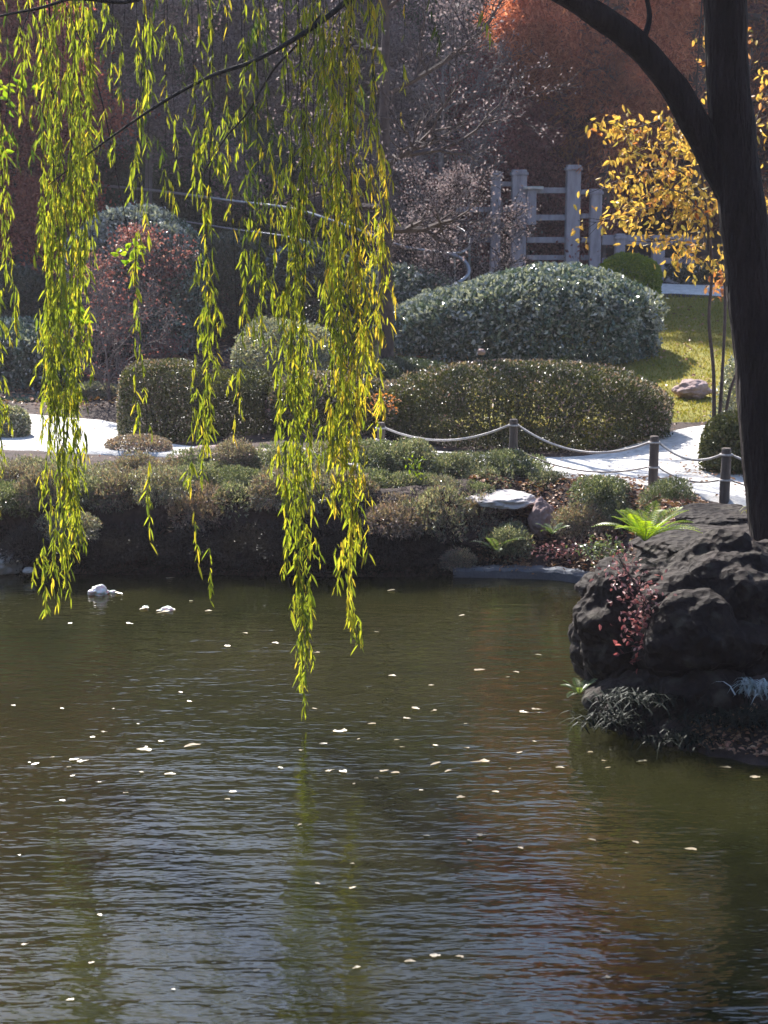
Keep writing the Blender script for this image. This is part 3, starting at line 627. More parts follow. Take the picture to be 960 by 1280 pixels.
# ------------------------------------------------------------------ trees
def grow(seed, height, r0, crown_base=.3, spread=.4, n_main=22, levels=2, lean=(0, 0), up=.5, droop=0., wob=.06, kids=4, profile='round', path=None):
    """returns trunk path, trunk radii, segment arrays (A,B,ra,rb), anchors, anchor dirs"""
    r = np.random.default_rng(seed)
    if path is None:
        m_ = 12; path = [np.array([0., 0, -.3])]
        for k in range(m_): path.append(path[-1] + np.array([lean[0] / m_ + r.normal() * wob * height / m_, lean[1] / m_ + r.normal() * wob * height / m_, (height * .97 + .3) / m_]))
    path = [np.array(tuple(p), float) for p in path]
    rad = r0 * (1 - np.linspace(0, 1, len(path)) ** 1.1 * .92)
    S = []; An = []; Ad = []
    def br(p, d, L, rr, lv):
        ns = 5 if lv == 0 else 4 if lv == 1 else 3
        pts = [p]; q = p.copy(); dd = d.copy()
        for k in range(ns):
            dd = dd + r.normal(size=3) * .22 + np.array([0, 0, .06 * (1 - droop * 4)]) - np.array([0, 0, droop * k * .25]); dd /= np.linalg.norm(dd)
            q2 = q + dd * L / ns; ra = rr * (1 - .8 * k / ns); rb = rr * (1 - .8 * (k + 1) / ns)
            S.append((q, q2, ra, rb)); q = q2; pts.append(q)
            if lv >= levels - 1: An.append(q - dd * L / ns * r.random()); Ad.append(dd)
            if lv >= levels: An.append(q); Ad.append(dd)
            if lv < levels:
                for c in range(max(1, kids // 2) if k < ns - 1 else kids // 2 + 1):
                    dn = dd + r.normal(size=3) * .62; dn[2] += .12 - droop; dn /= np.linalg.norm(dn)
                    br(q, dn, L * r.uniform(.35, .6) * (1 - .3 * k / ns), rb * .75, lv + 1)
    for k in range(n_main):
        t = crown_base + (1 - crown_base) * (k + r.random()) / n_main; t = min(t, .995)
        f = t * (len(path) - 1); i0 = int(f); p = path[i0] * (1 - f + i0) + path[min(i0 + 1, len(path) - 1)] * (f - i0)
        u = (t - crown_base) / (1 - crown_base)
        pr = math.sqrt(max(.05, 1 - (u * 1.55 - .55) ** 2)) if profile == 'round' else (1.05 - u) if profile == 'cone' else (.35 + u * .8)
        a = k * 2.4 + r.normal() * .4; d = np.array([math.cos(a), math.sin(a), up * (.5 + u)]); d /= np.linalg.norm(d)
        br(p, d, spread * height * pr * r.uniform(.75, 1.15), r0 * (1 - t) * .55 + r0 * .10, 0)
    A = np.array([s[0] for s in S]); B = np.array([s[1] for s in S]); ra = np.array([s[2] for s in S]); rb = np.array([s[3] for s in S])
    return path, rad, (A, B, ra, rb), np.array(An), np.array(Ad)
def tree(name, label, loc, mat, bark, seed, height, r0, per=10, L=.12, W=.06, clump=.3, cat='tree', group=None, minr=.008, kind='rhomb', hang=0., leaf_frac=1., mat2=None, clip=None, **kw):
    e = empty(name, loc, label, cat, group)
    path, rad, (A, B, ra, rb), An, Ad = grow(seed, height, r0, **kw)
    tube(MB(), smooth_path(path, 2), resample(rad, (len(path) - 1) * 2 + 1), 12, lump=.1, seed=seed).build('trunk', M[bark], e, smooth=True)
    mb = MB(); segs(mb, A, B, np.maximum(ra, minr), np.maximum(rb, minr * .7), 4); mb.build('branches', M[bark], e)
    if per > 0:
        r = np.random.default_rng(seed + 3)
        if leaf_frac < 1: k = r.random(len(An)) < leaf_frac; An, Ad = An[k], Ad[k]
        P = np.repeat(An, per, 0) + r.normal(size=(len(An) * per, 3)) * clump * np.array([1, 1, .7]); D = unit(np.repeat(Ad, per, 0) * .6 + r.normal(size=P.shape) + np.array([0, 0, -hang]))
        if clip is not None: k = clip(P + np.array(loc)); P, D = P[k], D[k]
        Nn = unit(r.normal(size=P.shape) + np.array([0, 0, .6])); Ls = r.uniform(.7, 1.25, len(P)) * L
        mb = MB(); m_ = 0
        if mat2:
            k = r.random(len(P)) < .25; leaves(mb, P[k], D[k], Nn[k], Ls[k], Ls[k] * W / L, 1, kind); P, D, Nn, Ls = P[~k], D[~k], Nn[~k], Ls[~k]
        leaves(mb, P, D, Nn, Ls, Ls * W / L, 0, kind)
        mb.build('crown', [M[mat]] + ([M[mat2]] if mat2 else []), e)
    return e
def gl(px, Y): x = (px - 480) / FPX * (Y / math.cos(PITCH)) * 1.0; return (x, Y, H(x, Y))

# row of tall trees in the wood behind: (px, Y, height, kind)
rowt = [(-260, 52, 16, 0), (-120, 50, 16, 1), (20, 48, 15.5, 3), (-20, 60, 19, 5), (110, 57, 14, 1), (190, 49, 12.5, 2), (270, 58, 14, 4), (350, 51, 13, 1), (430, 57, 13, 4), (500, 49, 13, 0),
        (560, 58, 18, 1), (610, 50, 13, 0), (690, 56, 15, 5), (745, 50, 10, 0), (820, 55, 16, 5), (900, 51, 15, 3), (980, 57, 17, 5), (1080, 50, 22, 0), (1220, 53, 22, 2), (-400, 56, 17, 1), (1380, 56, 21, 1)]
KL = [('brown_tree', 'brownleaf', 'bark_grey', 'tall mauve-brown autumn tree'), ('olive_tree', 'woods', 'bark_brown', 'tall dull olive-brown tree'), ('evergreen_tree', 'evergreen', 'bark_dark', 'tall dark evergreen tree'),
      ('red_tree', 'burgundy', 'bark_dark', 'tall burgundy-leaved tree'), ('bare_grey_tree', 'brownleaf', 'bark_grey', 'nearly bare pale-twigged tree'), ('rust_tree', 'rust', 'bark_brown', 'tall rust-brown autumn tree')]
protos = {}
place = {-260: 'far beyond the left edge of the wood', -120: 'at the left of the wood behind the garden', 20: 'rising above the rust leaves at the far left', -20: 'deep in the wood at the far left', 110: 'behind the pale silvery mound',
         190: 'above the left end of the metal handrail', 270: 'behind the dark conifer', 350: 'behind the middle of the metal handrail', 430: 'behind the yellow willow strands', 500: 'behind the bare tree trunk', 560: 'behind the curved end of the handrail',
         610: 'behind the left post of the timber fence', 690: 'behind the middle of the timber fence', 745: 'behind the right post of the timber fence', 820: 'behind the low rail of the timber fence', 900: 'behind the fork of the leaning trunk',
         980: 'behind the leaning trunk at the right edge', 1080: 'beyond the right edge of the wood', 1220: 'far to the right of the wood', -400: 'farthest to the left of the wood', 1380: 'farthest to the right of the wood'}
for j, (px, Yt, h, kd) in enumerate(rowt):
    nm, mt, bk, lb = KL[kd]; g3 = gl(px, Yt); lb = f'{lb} {place[px]}'
    if kd not in protos:
        per, cb, sp, pf = {5: (9, .12, .32, 'round'), 0: (9, .12, .33, 'round'), 1: (10, .10, .34, 'round'), 2: (20, .04, .24, 'cone'), 3: (9, .12, .32, 'round'), 4: (4, .15, .33, 'round')}[kd]
        o = tree(nm, lb, g3, mt, bk, 40 + kd, 20, .32, per=per, L=.26, W=.14, clump=.34, crown_base=cb, spread=sp, profile=pf, n_main=30, kids=4, minr=.014, group='trees of the wood behind the garden')
        protos[kd] = o; s = h / 20; o.scale = (max(s, .8), max(s, .8), s)
    else:
        o = copy_tree(protos[kd]); o.location = g3; s = h / 20; o.scale = (max(s, .8), max(s, .8), s); o.rotation_euler = (0, 0, random.uniform(0, 6.28)); tag(o, lb)
# understory mass
n = 150000
ux = rng.uniform(-42, 42, n); uy = rng.uniform(52, 64, n) - .004 * ux ** 2
hmax = 7.5 + 2.2 * np.sin(ux * .55) + 1.6 * np.sin(ux * 1.3 + 1) + 1.2 * np.sin(ux * 2.9)
uz = HH(ux, uy) + rng.random(n) ** .8 * hmax * (.75 + .25 * np.sin(uy * 2 + ux))
mb = MB(); leaves(mb, np.stack([ux, uy, uz], -1), rdir(n), rdir(n), rng.uniform(.14, .34, n), rng.uniform(.08, .18, n))
tag(mb.build('woodland_undergrowth', M['woods']), 'dense dusky undergrowth filling the wood behind the garden', 'undergrowth', kind='stuff')

n = 60000  # evergreen belt behind the camera, added to block sky fill light
ang = rng.uniform(math.pi * 1.02, math.pi * 1.98, n); rr_ = rng.uniform(20, 27, n)
bx = np.cos(ang) * rr_ * 1.5; by = np.sin(ang) * rr_ + 2; bz = HH(bx, by) + rng.random(n) * (13 + 3 * np.sin(ang * 13) + 2 * np.sin(ang * 31))
mb = MB(); leaves(mb, np.stack([bx, by, bz], -1), rdir(n), rdir(n), rng.uniform(.3, .8, n), rng.uniform(.2, .45, n))
tag(mb.build('sky_block_foliage', M['evergreen']), 'dense evergreen belt on the bank the photo is taken from', 'woodland', kind='stuff')
# individual trees
def gat(px, Y, dz=0): g_ = gl(px, Y); return (g_[0], g_[1], g_[2] + dz)
tree('bare_tree', 'bare grey-brown tree with pale twigs behind the yellow willow strands', gat(482, 25), 'brownleaf', 'bark_brown', 61, 9.0, .14, per=1, L=.06, W=.03, clump=.12, crown_base=.3, spread=.26, n_main=15, kids=4, minr=.0045, wob=.012, leaf_frac=.5)
tree('bare_tree', 'bare pale-twigged tree left of the timber fence', gat(556, 36.9), 'brownleaf', 'bark_grey', 62, 6.2, .10, per=1, L=.07, W=.035, clump=.15, crown_base=.16, spread=.34, n_main=15, kids=4, minr=.006)
tree('bare_shrub', 'small bare shrub with dark stems beside the end of the handrail', gat(553, 31.2), 'brownleaf', 'bark_dark', 63, 2.6, .06, per=1, L=.06, W=.03, clump=.1, crown_base=.1, spread=.6, n_main=14, kids=4, minr=.007, up=.9)
tree('cypress_tree', 'rust-orange feathery cypress behind the fork of the leaning trunk', gat(858, 43), 'rust', 'bark_brown', 64, 20, .3, mat2='rust_orange', per=9, L=.24, W=.036, clump=.2, crown_base=.12, spread=.25, n_main=38, kids=4, minr=.012, hang=.3, droop=.05, up=.15, profile='cone')
tree('cypress_tree', 'rust-orange feathery cypress rising behind the right half of the timber fence', gat(745, 39.6), 'rust_orange', 'bark_brown', 65, 10.5, .15, mat2='rust', per=9, L=.2, W=.034, clump=.16, crown_base=.3, spread=.26, n_main=20, kids=4, minr=.01, hang=.3, up=.1)
tree('burgundy_tree', 'burgundy-red tree behind the leftmost willow strands', gat(-2, 41), 'burgundy', 'bark_dark', 66, 10.5, .15, per=14, L=.11, W=.06, clump=.28, crown_base=.16, spread=.30, n_main=24, kids=4)
tree('burgundy_tree', 'low crimson maple left of the timber fence posts', gat(655, 41), 'burgundy', 'bark_dark', 67, 4.6, .09, per=24, L=.10, W=.06, clump=.2, crown_base=.15, spread=.45, n_main=16, kids=4)
tree('burgundy_tree', 'dark red tree at the top right behind the cypress', gat(905, 46), 'burgundy', 'bark_dark', 68, 14, .2, per=12, L=.16, W=.09, clump=.35, crown_base=.15, spread=.32, n_main=24, kids=4)
tree('burgundy_tree', 'small sunlit brick-red maple glimpsed between the two leftmost willow strands', gat(30, 33.5), 'brick_red', 'bark_dark', 75, 6.2, .1, per=9, L=.10, W=.06, clump=.24, crown_base=.2, spread=.30, n_main=20, kids=4)
tree('mauve_tree', 'sparse mauve-grey tree with pale twigs above the silvery mound', gat(195, 36.5), 'brownleaf', 'bark_grey', 76, 7.2, .1, per=4, L=.09, W=.045, clump=.25, crown_base=.25, spread=.34, n_main=20, kids=4, minr=.008)
tree('conifer_tree', 'dark blue-green conifer behind the left end of the handrail', gat(248, 41), 'evergreen', 'bark_dark', 69, 8.5, .16, per=30, L=.15, W=.035, clump=.2, crown_base=.03, spread=.34, n_main=34, kids=4, up=.05, droop=.04, profile='cone')
tree('conifer_tree', 'drooping dark green cedar high above the handrail end', gat(560, 45), 'evergreen', 'bark_dark', 70, 9.8, .17, per=26, L=.2, W=.04, clump=.25, crown_base=.4, spread=.2, n_main=22, kids=4, up=.1, droop=.12, hang=.6)
tree('mauve_tree', 'mauve-brown thin-leaved tree between the conifer and the bare tree', gat(385, 42), 'brownleaf', 'bark_grey', 71, 9, .16, per=12, L=.11, W=.05, clump=.3, crown_base=.12, spread=.33, n_main=26, kids=4, minr=.01)
tree('red_maple', 'small red-leaved maple with grey branches in front of the silvery mound', gat(182, 27.2), 'redmaple', 'bark_grey', 72, 2.2, .05, leaf_frac=.6, per=1, L=.06, W=.035, clump=.12, crown_base=.14, spread=.42, n_main=10, kids=4, minr=.006, up=.55)
tree('bare_shrub', 'tangle of bare grey stems at the foot of the red maple', gat(142, 24.6), 'redmaple', 'bark_grey', 73, 1.6, .03, leaf_frac=.12, per=1, L=.05, W=.03, clump=.1, crown_base=.05, spread=.7, n_main=12, kids=4, minr=.005, up=.7)
# yellow-leaved tree: slender stems, limbs reaching left in front of the fence
yt = empty('yellow_tree', gat(893, 19.2), 'slender tree with golden yellow leaves left of the leaning trunk', 'tree')
base = Vector(yt.location); R = np.random.default_rng(5)
stm = [[at(893, 560, 19.2), at(892, 470, 19.2), at(886, 400, 19.2), at(890, 330, 19.1), at(880, 240, 19.0), at(870, 140, 18.9), at(880, -40, 18.9)],
       [at(896, 560, 19.25), at(902, 480, 19.2), at(906, 400, 19.3), at(908, 320, 19.4), at(925, 200, 19.6), at(940, 60, 19.8)],
       [at(899, 560, 19.2), at(910, 500, 19.1), at(925, 450, 19.0), at(935, 380, 18.9)]]
for k, s_ in enumerate(stm):
    s_[0].z = base.z - .05
    tube(MB(), smooth_path([p - base for p in s_], 5), resample([.028, .02, .018, .015, .008], (len(s_) - 1) * 5 + 1), 7, lump=.1).build('stem', M['bark_brown'], yt, smooth=True)
limbs = [[at(888, 300, 19.1), at(850, 262, 19.0), at(800, 262, 18.8), at(745, 278, 18.7)], [at(882, 240, 19.0), at(845, 212, 18.9), at(800, 215, 18.7), at(752, 235, 18.6)],
         [at(872, 170, 18.9), at(835, 150, 18.9), at(790, 160, 18.8), at(760, 150, 18.8)], [at(890, 330, 19.1), at(868, 318, 19.1), at(845, 300, 19.0), at(815, 302, 18.9)], [at(884, 270, 19.0), at(850, 240, 18.7), at(815, 240, 18.4), at(780, 262, 18.3)],
         [at(878, 200, 19), at(850, 180, 19.3), at(815, 182, 19.5), at(785, 195, 19.6)], [at(908, 320, 19.4), at(925, 300, 19.5), at(945, 260, 19.6), at(975, 240, 19.6)], [at(925, 200, 19.6), at(945, 150, 19.8), at(965, 100, 19.9)],
         [at(900, 260, 19.3), at(880, 245, 19.2), at(862, 262, 19.0)], [at(872, 110, 18.9), at(900, 60, 19), at(930, 40, 19.2)]]
lm = MB(); lf = MB()
for L_ in limbs:
    pts = smooth_path([p - base for p in L_], 6); tube(lm, pts, np.linspace(.012, .004, len(pts)), 5, cap=False)
    for p in pts[2:]:
        for q in range(3):
            d = R.normal(size=3); d[2] = d[2] * .5 - .25; d /= np.linalg.norm(d); tw = np.array(tuple(p)) + d * R.uniform(.08, .30)
            segs(lm, [tuple(p)], [tw], .004, .002, 3)
            k = R.integers(2, 6); c = tw + R.normal(size=(k, 3)) * .05
            leaves(lf, c, unit(R.normal(size=(k, 3)) * .7 + [0, 0, -.7]), unit(R.normal(size=(k, 3)) + [0, -.4, .2]), R.uniform(.065, .115, k), R.uniform(.03, .05, k), 1 if R.random() < .06 else 0, 'hex')
lm.build('twigs', M['bark_brown'], yt); lf.build('crown', [M['yellow'], M['orange']], yt)

# ------------------------------------------------------------------ leaning tree at the right
YL = 13.0
lt = empty('leaning_tree', tuple(at(985, 740, YL + .1)), 'dark leaning tree trunk that forks near the top right', 'tree')
lb0 = Vector(lt.location)
tp = [at(995, 790, YL), at(978, 690, YL), at(965, 560, YL), at(950, 430, YL), at(932, 300, YL), at(919, 200, YL), at(910, 100, YL), at(907, 0, YL), at(900, -140, YL), at(905, -330, YL - .1), at(880, -560, YL - .3)]
tr_ = [.34, .27, .235, .215, .20, .175, .17, .165, .155, .12, .06]
pp = smooth_path([p - lb0 for p in tp], 8); tube(MB(), pp, resample(tr_, len(pp)), 20, lump=.13, seed=2).build('trunk', M['bark_dark'], lt, smooth=True)
lp = [at(930, 270, YL + .02), at(902, 218, YL), at(872, 160, YL - .05), at(838, 104, YL - .1), at(790, 50, YL - .2), at(742, 16, YL - .3), at(690, -16, YL - .4), at(610, -70, YL - .6), at(520, -150, YL - .9)]
pp = smooth_path([p - lb0 for p in lp], 8); limb = tube(MB(), pp, resample([.13, .125, .115, .105, .10, .092, .08, .06, .03], len(pp)), 16, lump=.12, seed=5).build('limb', M['bark_dark'], lt, smooth=True)
for a_ in ([at(800, 60, YL - .2), at(812, 20, YL), at(800, -30, YL)],):
    q = smooth_path([p - lb0 for p in a_], 5); tube(MB(), q, np.linspace(.03, .012, len(q)), 7, cap=False).build('twig', M['bark_dark'], limb, smooth=True)
crA = []; RR = np.random.default_rng(9); cm = MB(); bw = MB()
shade_hub = [at(905, -330, YL - .1), Vector((2.2, 13.6, 7.2)), Vector((1.0, 14.4, 8.4)), Vector((-.4, 15.4, 9.2)), Vector((-1.8, 16.6, 9.4))]  # unseen limb and crown stretched left to cast shade on rocks and water
q = smooth_path([p - lb0 for p in shade_hub], 8); tube(bw, q, np.linspace(.11, .03, len(q)), 8, cap=False)
for k in range(190):
    t = RR.random(); i0 = int(t * (len(q) - 1)); p0 = np.array(tuple(q[i0])); d = RR.normal(size=3) * [1, 1, .45]; d /= np.linalg.norm(d)
    p1 = p0 + d * RR.uniform(1.0, 3.0); mid = (p0 + p1) / 2 + RR.normal(size=3) * .15; w0 = p1 + np.array(tuple(lb0))
    if w0[2] < CAMH + w0[1] * .145 + .2: continue
    segs(bw, [p0, mid], [mid, p1], [.03, .02], [.02, .008], 5)
    for q_ in range(26):
        t = RR.random(); c = mid * (1 - t) + p1 * t + RR.normal(size=3) * .28; cw = c + np.array(tuple(lb0))
        if cw[2] < CAMH + cw[1] * .14 + .2: continue
        P = c + RR.normal(size=(9, 3)) * .12; leaves(cm, P, rdir(9, RR), rdir(9, RR), RR.uniform(.07, .12, 9), .05, 0, 'rhomb')
bw.build('branches', M['bark_dark'], lt); cm.build('crown', [M['redmaple']], lt)

# ------------------------------------------------------------------ willow
wt = empty('willow_tree', (-6.5, 1.2, H(-6.5, 1.2)), 'weeping willow hanging long yellow-green strands over the pond', 'tree'); wb = Vector(wt.location)
WB = [p - wb for p in (Vector((-6.5, 1.2, wb.z - .3)), Vector((-6.3, 1.6, 4.0)), Vector((-5.6, 3.0, 6.2)), Vector((-4.2, 5.6, 8.2)), Vector((-2.2, 8.6, 9.2)), Vector((0.2, 11.3, 9.0)))]
q = smooth_path(WB, 8); tube(MB(), q, resample([.36, .3, .24, .18, .12, .07], len(q)), 14, lump=.1).build('trunk', M['bark_willow'], wt, smooth=True)
def wbranch(pts, rads, name='branch'):
    q = smooth_path([p - wb for p in pts], 8); tube(MB(), q, resample(rads, len(q)), 7, lump=.15).build(name, M['bark_willow'], wt, smooth=True)
wbranch([Vector((.2, 11.3, 9.0)), Vector((.7, 11.6, 7.4)), at(500, -60, 11.8), at(435, 0, 11.8), at(385, 38, 11.8), at(320, 75, 11.8), at(262, 96, 11.8), at(200, 130, 11.8), at(130, 178, 11.8), at(60, 232, 11.8)], [.05, .04, .026, .022, .019, .016, .014, .011, .008, .004])
wbranch([at(400, 20, 11.8), at(372, 55, 11.9), at(340, 90, 12), at(310, 140, 12.1), at(280, 175, 12.2), at(245, 232, 12.3)], [.010, .009, .008, .007, .006, .003])
wbranch([Vector((-2.2, 8.6, 9.2)), Vector((-2.6, 10.3, 8.4)), at(190, -60, 11.6), at(80, 0, 11.6), at(0, 20, 11.6)], [.05, .035, .02, .012, .008])
wbranch([Vector((-4.2, 5.6, 8.2)), Vector((-3.6, 8.5, 8.8)), Vector((-2.9, 11.2, 8.0)), Vector((-2.4, 12.2, 7.0))], [.06, .045, .03, .015])
wbranch([Vector((-2.2, 8.6, 9.2)), Vector((-1.2, 10.6, 9.0)), Vector((-.6, 12.0, 7.9)), Vector((-.4, 12.6, 7.0))], [.05, .04, .025, .015])
WR = np.random.default_rng(21)
def frond(px, ytip, Y, ytop=-60, mat='willow', dens=1., width=1., gaps=0., dx=0.):
    a = at(px + dx, ytop, Y); b = at(px, ytip, Y); L = a.z - b.z; r = WR
    n_ = max(6, int(L / .25)); pts = []
    ph, am = r.uniform(0, 6.28), r.uniform(.02, .06)
    for i_ in range(n_ + 1):
        t = i_ / n_; p = a.lerp(b, t); p += Vector((am * math.sin(ph + t * L * 1.6), am * math.cos(ph * 1.3 + t * L * 1.2), 0)); pts.append(p - wb)
    mb = MB(); rad = np.linspace(.0035, .0015, n_ + 1); tube(mb, pts, rad, 3, 0, cap=False)
    arr = np.array([tuple(p) for p in pts])
    # leaf positions on the stem, then on short side shoots
    def along(z): return np.stack([np.interp(z, np.linspace(0, 1, n_ + 1), arr[:, k]) for k in range(3)], -1)
    nl = int(L / .026 * dens); z = np.sort(r.random(nl)); 
    if gaps > 0:
        g1 = np.sin(z * L * r.uniform(1.5, 3) + r.uniform(0, 6)) + np.sin(z * L * r.uniform(4, 6) + r.uniform(0, 6)) * .6
        z = z[(g1 > gaps * 1.6 - 1.1) | (z > .9)]
    def put(P, fall=1.):
        m_ = len(P)
        if not m_: return
        az = r.uniform(0, 6.28, m_); tilt = np.abs(r.normal(.4, .3, m_))
        D = np.stack([np.cos(az) * tilt, np.sin(az) * tilt, -np.ones(m_)], -1); Nn = unit(np.stack([np.sin(az + 1.2), -np.cos(az + 1.2), r.normal(0, .3, m_)], -1))
        Ls = r.uniform(.05, .135, m_) * fall; leaves(mb, P, D, Nn, Ls, Ls * r.uniform(.11, .175, m_), 1, 'hex', fold=.2, bend=.06)
    z = z[r.random(len(z)) < .45 + .65 * z]
    put(along(z))
    ns = int(L / .16 * dens * width)
    for s_ in range(ns):
        zz = r.random() ** .8
        if r.random() > .4 + .7 * zz: continue
        if gaps > 0 and r.random() < gaps * .6: continue
        p0 = along(np.array([zz]))[0]; az = r.uniform(0, 6.28); out_ = r.uniform(.03, .10) * width; l = r.uniform(.10, .28)
        p1 = p0 + [math.cos(az) * out_, math.sin(az) * out_, -l * .35]; p2 = p1 + [math.cos(az) * out_ * .25, math.sin(az) * out_ * .25, -l * .65]
        segs(mb, [p0, p1], [p1, p2], .0015, .001, 3)
        t = np.linspace(.2, 1, int(l / .022))[:, None]; put(np.where(t < .5, p0 + (p1 - p0) * t * 2, p1 + (p2 - p1) * (t * 2 - 1)), .95)
    o = mb.build('hanging_strand', [M['bark_willow'], M[mat]], wt); return o
F_ = []
# leftmost strands
for px, yt_, Yv in ((-12, 520, 11.6), (3, 640, 11.7), (-4, 440, 12.2), (12, 400, 12.0), (22, 130, 11.9), (34, 90, 12.3)): F_.append((px, yt_, Yv, 'willow', 1., .7, .3))
# left curtain
for px, yt_, Yv in ((52, 470, 11.9), (58, 560, 11.7), (64, 775, 11.8), (72, 700, 11.75), (78, 600, 11.9), (84, 725, 11.7), (90, 680, 11.85), (96, 660, 11.8), (70, 520, 12.0), (82, 480, 11.6), (100, 560, 12.0), (62, 400, 12.1), (104, 330, 11.9), (88, 420, 12.1)): F_.append((px, yt_, Yv, 'willow', 1.3, .9, .12))
for px, yt_, Yv in ((110, 250, 12.1), (120, 320, 12.2), (112, 430, 12.1), (132, 200, 12.4), (150, 120, 12.4), (185, 260, 12.3), (186, 180, 11.9)): F_.append((px, yt_, Yv, 'willow', .8, .8, .5))
# middle single strands
F_ += [(172, 530, 12.1, 'willow', .7, .7, .75), (180, 680, 11.9, 'willow', .8, .6, .9), (247, 712, 11.8, 'willow', .8, .6, .8), (256, 600, 11.7, 'willow', 1.1, .75, .1), (262, 560, 11.9, 'willow', 1.0, .8, .2), (268, 470, 12.0, 'willow', .8, .7, .3), (258, 752, 11.9, 'willow', .5, .5, .8),
       (290, 560, 12.0, 'willow_gold', .7, .8, .7), (302, 480, 12.1, 'willow', .8, .7, .5), (322, 420, 11.8, 'willow', 1.0, .8, .2), (318, 330, 12.2, 'willow_dull', .8, .9, .4), (330, 300, 11.9, 'willow', .8, .7, .4)]
for px, yt_, Yv in ((352, 470, 12.1), (358, 620, 11.9), (364, 700, 11.8), (370, 690, 12.0), (374, 892, 11.8), (378, 850, 11.75), (382, 640, 11.9), (390, 500, 12.1), (368, 760, 11.85), (376, 830, 11.8), (371, 800, 11.75), (380, 780, 11.85)): F_.append((px, yt_, Yv, 'willow', .9, .85, .25))
for px, yt_, Yv, mt in ((408, 560, 11.9, 'willow'), (414, 620, 11.8, 'willow_gold'), (420, 560, 11.7, 'willow'), (426, 600, 11.9, 'willow_gold'), (432, 710, 11.85, 'willow'), (438, 790, 11.8, 'willow'), (442, 700, 11.75, 'willow_gold'), (452, 480, 11.8, 'willow_gold'),
                       (468, 540, 11.9, 'willow_gold'), (474, 430, 11.8, 'willow_gold'), (416, 380, 12.2, 'willow'), (441, 760, 11.8, 'willow_gold')): F_.append((px, yt_, Yv, mt, 1.15, 1.25, .2))
# upper veil
for px in np.linspace(15, 475, 28):
    F_.append((px + WR.uniform(-9, 9), WR.choice([20, 60, 110, 160, 215, 260], p=[.15, .2, .2, .2, .15, .1]) * (1 if px < 340 else .8) + WR.uniform(-25, 25), WR.uniform(12.2, 14.4), WR.choice(['willow', 'willow_dull', 'willow_dull', 'willow_gold'], p=[.3, .35, .27, .08]), .65, .9, .55))
F_ += [(612, 32, 12.3, 'willow', .8, .8, .3), (500, 150, 12.6, 'willow_gold', .3, .5, .8), (540, 40, 12.6, 'willow_dull', .6, .8, .5)]
for px, yt_, Yv, mt, dn, wd, gp in F_[:100]:
    frond(float(px), float(yt_), float(Yv), ytop=-90, mat=str(mt), dens=dn, width=wd, gaps=gp, dx=WR.uniform(-12, 12))

# sprigs with broad yellow leaves, left
sp = empty('leafy_sprig', tuple(at(60, -40, 12.5)), 'thin sprig bearing broad lime-yellow leaves among the left willow strands', 'branch'); sb = Vector(sp.location)
tm = MB(); lf = MB(); R = np.random.default_rng(8)
for chain, clus in (([at(60, -40, 12.5), at(120, 100, 12.6), at(150, 240, 12.6), at(165, 318, 12.6)], [(155, 314), (172, 312), (165, 326)]), ([at(60, -40, 12.5), at(70, 180, 12.4), at(86, 330, 12.4), at(100, 392, 12.4)], [(84, 388), (96, 396), (108, 392), (102, 402)]),
                    ([at(60, -40, 12.5), at(20, 60, 12.4), at(8, 140, 12.4), at(4, 190, 12.4)], [(4, 110), (8, 170), (2, 190), (12, 130), (30, 108)])):
    q = smooth_path([p - sb for p in chain], 6); tube(tm, q, np.linspace(.006, .003, len(q)), 4, cap=False)
    for cx, cy in clus:
        c = np.array(tuple(at(cx, cy, 12.5) - sb)); k = 6
        leaves(lf, c + R.normal(size=(k, 3)) * .02, unit(R.normal(size=(k, 3)) * [1, .4, .6]), unit(R.normal(size=(k, 3)) * .5 + [0, -1, .4]), R.uniform(.06, .09, k), .04, 0, 'hex')
tm.build('twig', M['bark_willow'], sp); lf.build('leaves', M['fernbright'], sp)

# ------------------------------------------------------------------ plants on the peninsula and low bank
def fern(label, px, py, Y, n=12, L=.4, mat='fern', seed=0):
    c = at(px, py, Y); e = empty('fern', tuple(c), label, 'fern'); r = np.random.default_rng(seed)
    for k in range(n):
        mb = MB(); a = k * 2.4 + r.normal() * .3; l = L * r.uniform(.7, 1.1); el = r.uniform(.6, 1.35); pts = []
        for i_ in range(9):
            t = i_ / 8; h_ = math.sin(el) * l * t - l * .65 * t * t * (1.2 - el * .5); pts.append(np.array([math.cos(a) * l * t * math.cos(el * .6), math.sin(a) * l * t * math.cos(el * .6), h_]))
        tube(mb, pts, np.linspace(.004, .0015, 9), 4, cap=False)
        T = np.array(pts); tt = np.linspace(.12, .99, 19); P = np.stack([np.interp(tt, np.linspace(0, 1, 9), T[:, j]) for j in range(3)], -1)
        ax = unit(np.gradient(P, axis=0)); side = unit(np.cross(ax, [0, 0, 1])); ln = .32 * l * np.sin(np.clip(tt * 1.05, 0, 1) * math.pi) ** .7 * .55 + .012
        for s_ in (-1, 1): leaves(mb, P, unit(side * s_ + ax * .45 + [0, 0, .1]), np.cross(side, ax), ln * .95, l * .02 + .004, 0, 'rhomb')
        mb.build('frond', M[mat], e)
    return e
fern('bright lime-green fern on top of the jutting boulder', 806, 676, 13.1, 22, .5, 'fernbright', 1)
fern('grey-green fern at the water end of the low bank', 622, 690, 17.0, 12, .38, 'fern', 2)
fern('small dull fern left of the bright fern', 690, 668, 16.6, 9, .25, 'fern', 3)
fern('small green fern growing at the waterline left of the overhanging rock', 724, 868, 12.3, 9, .2, 'fern', 4)
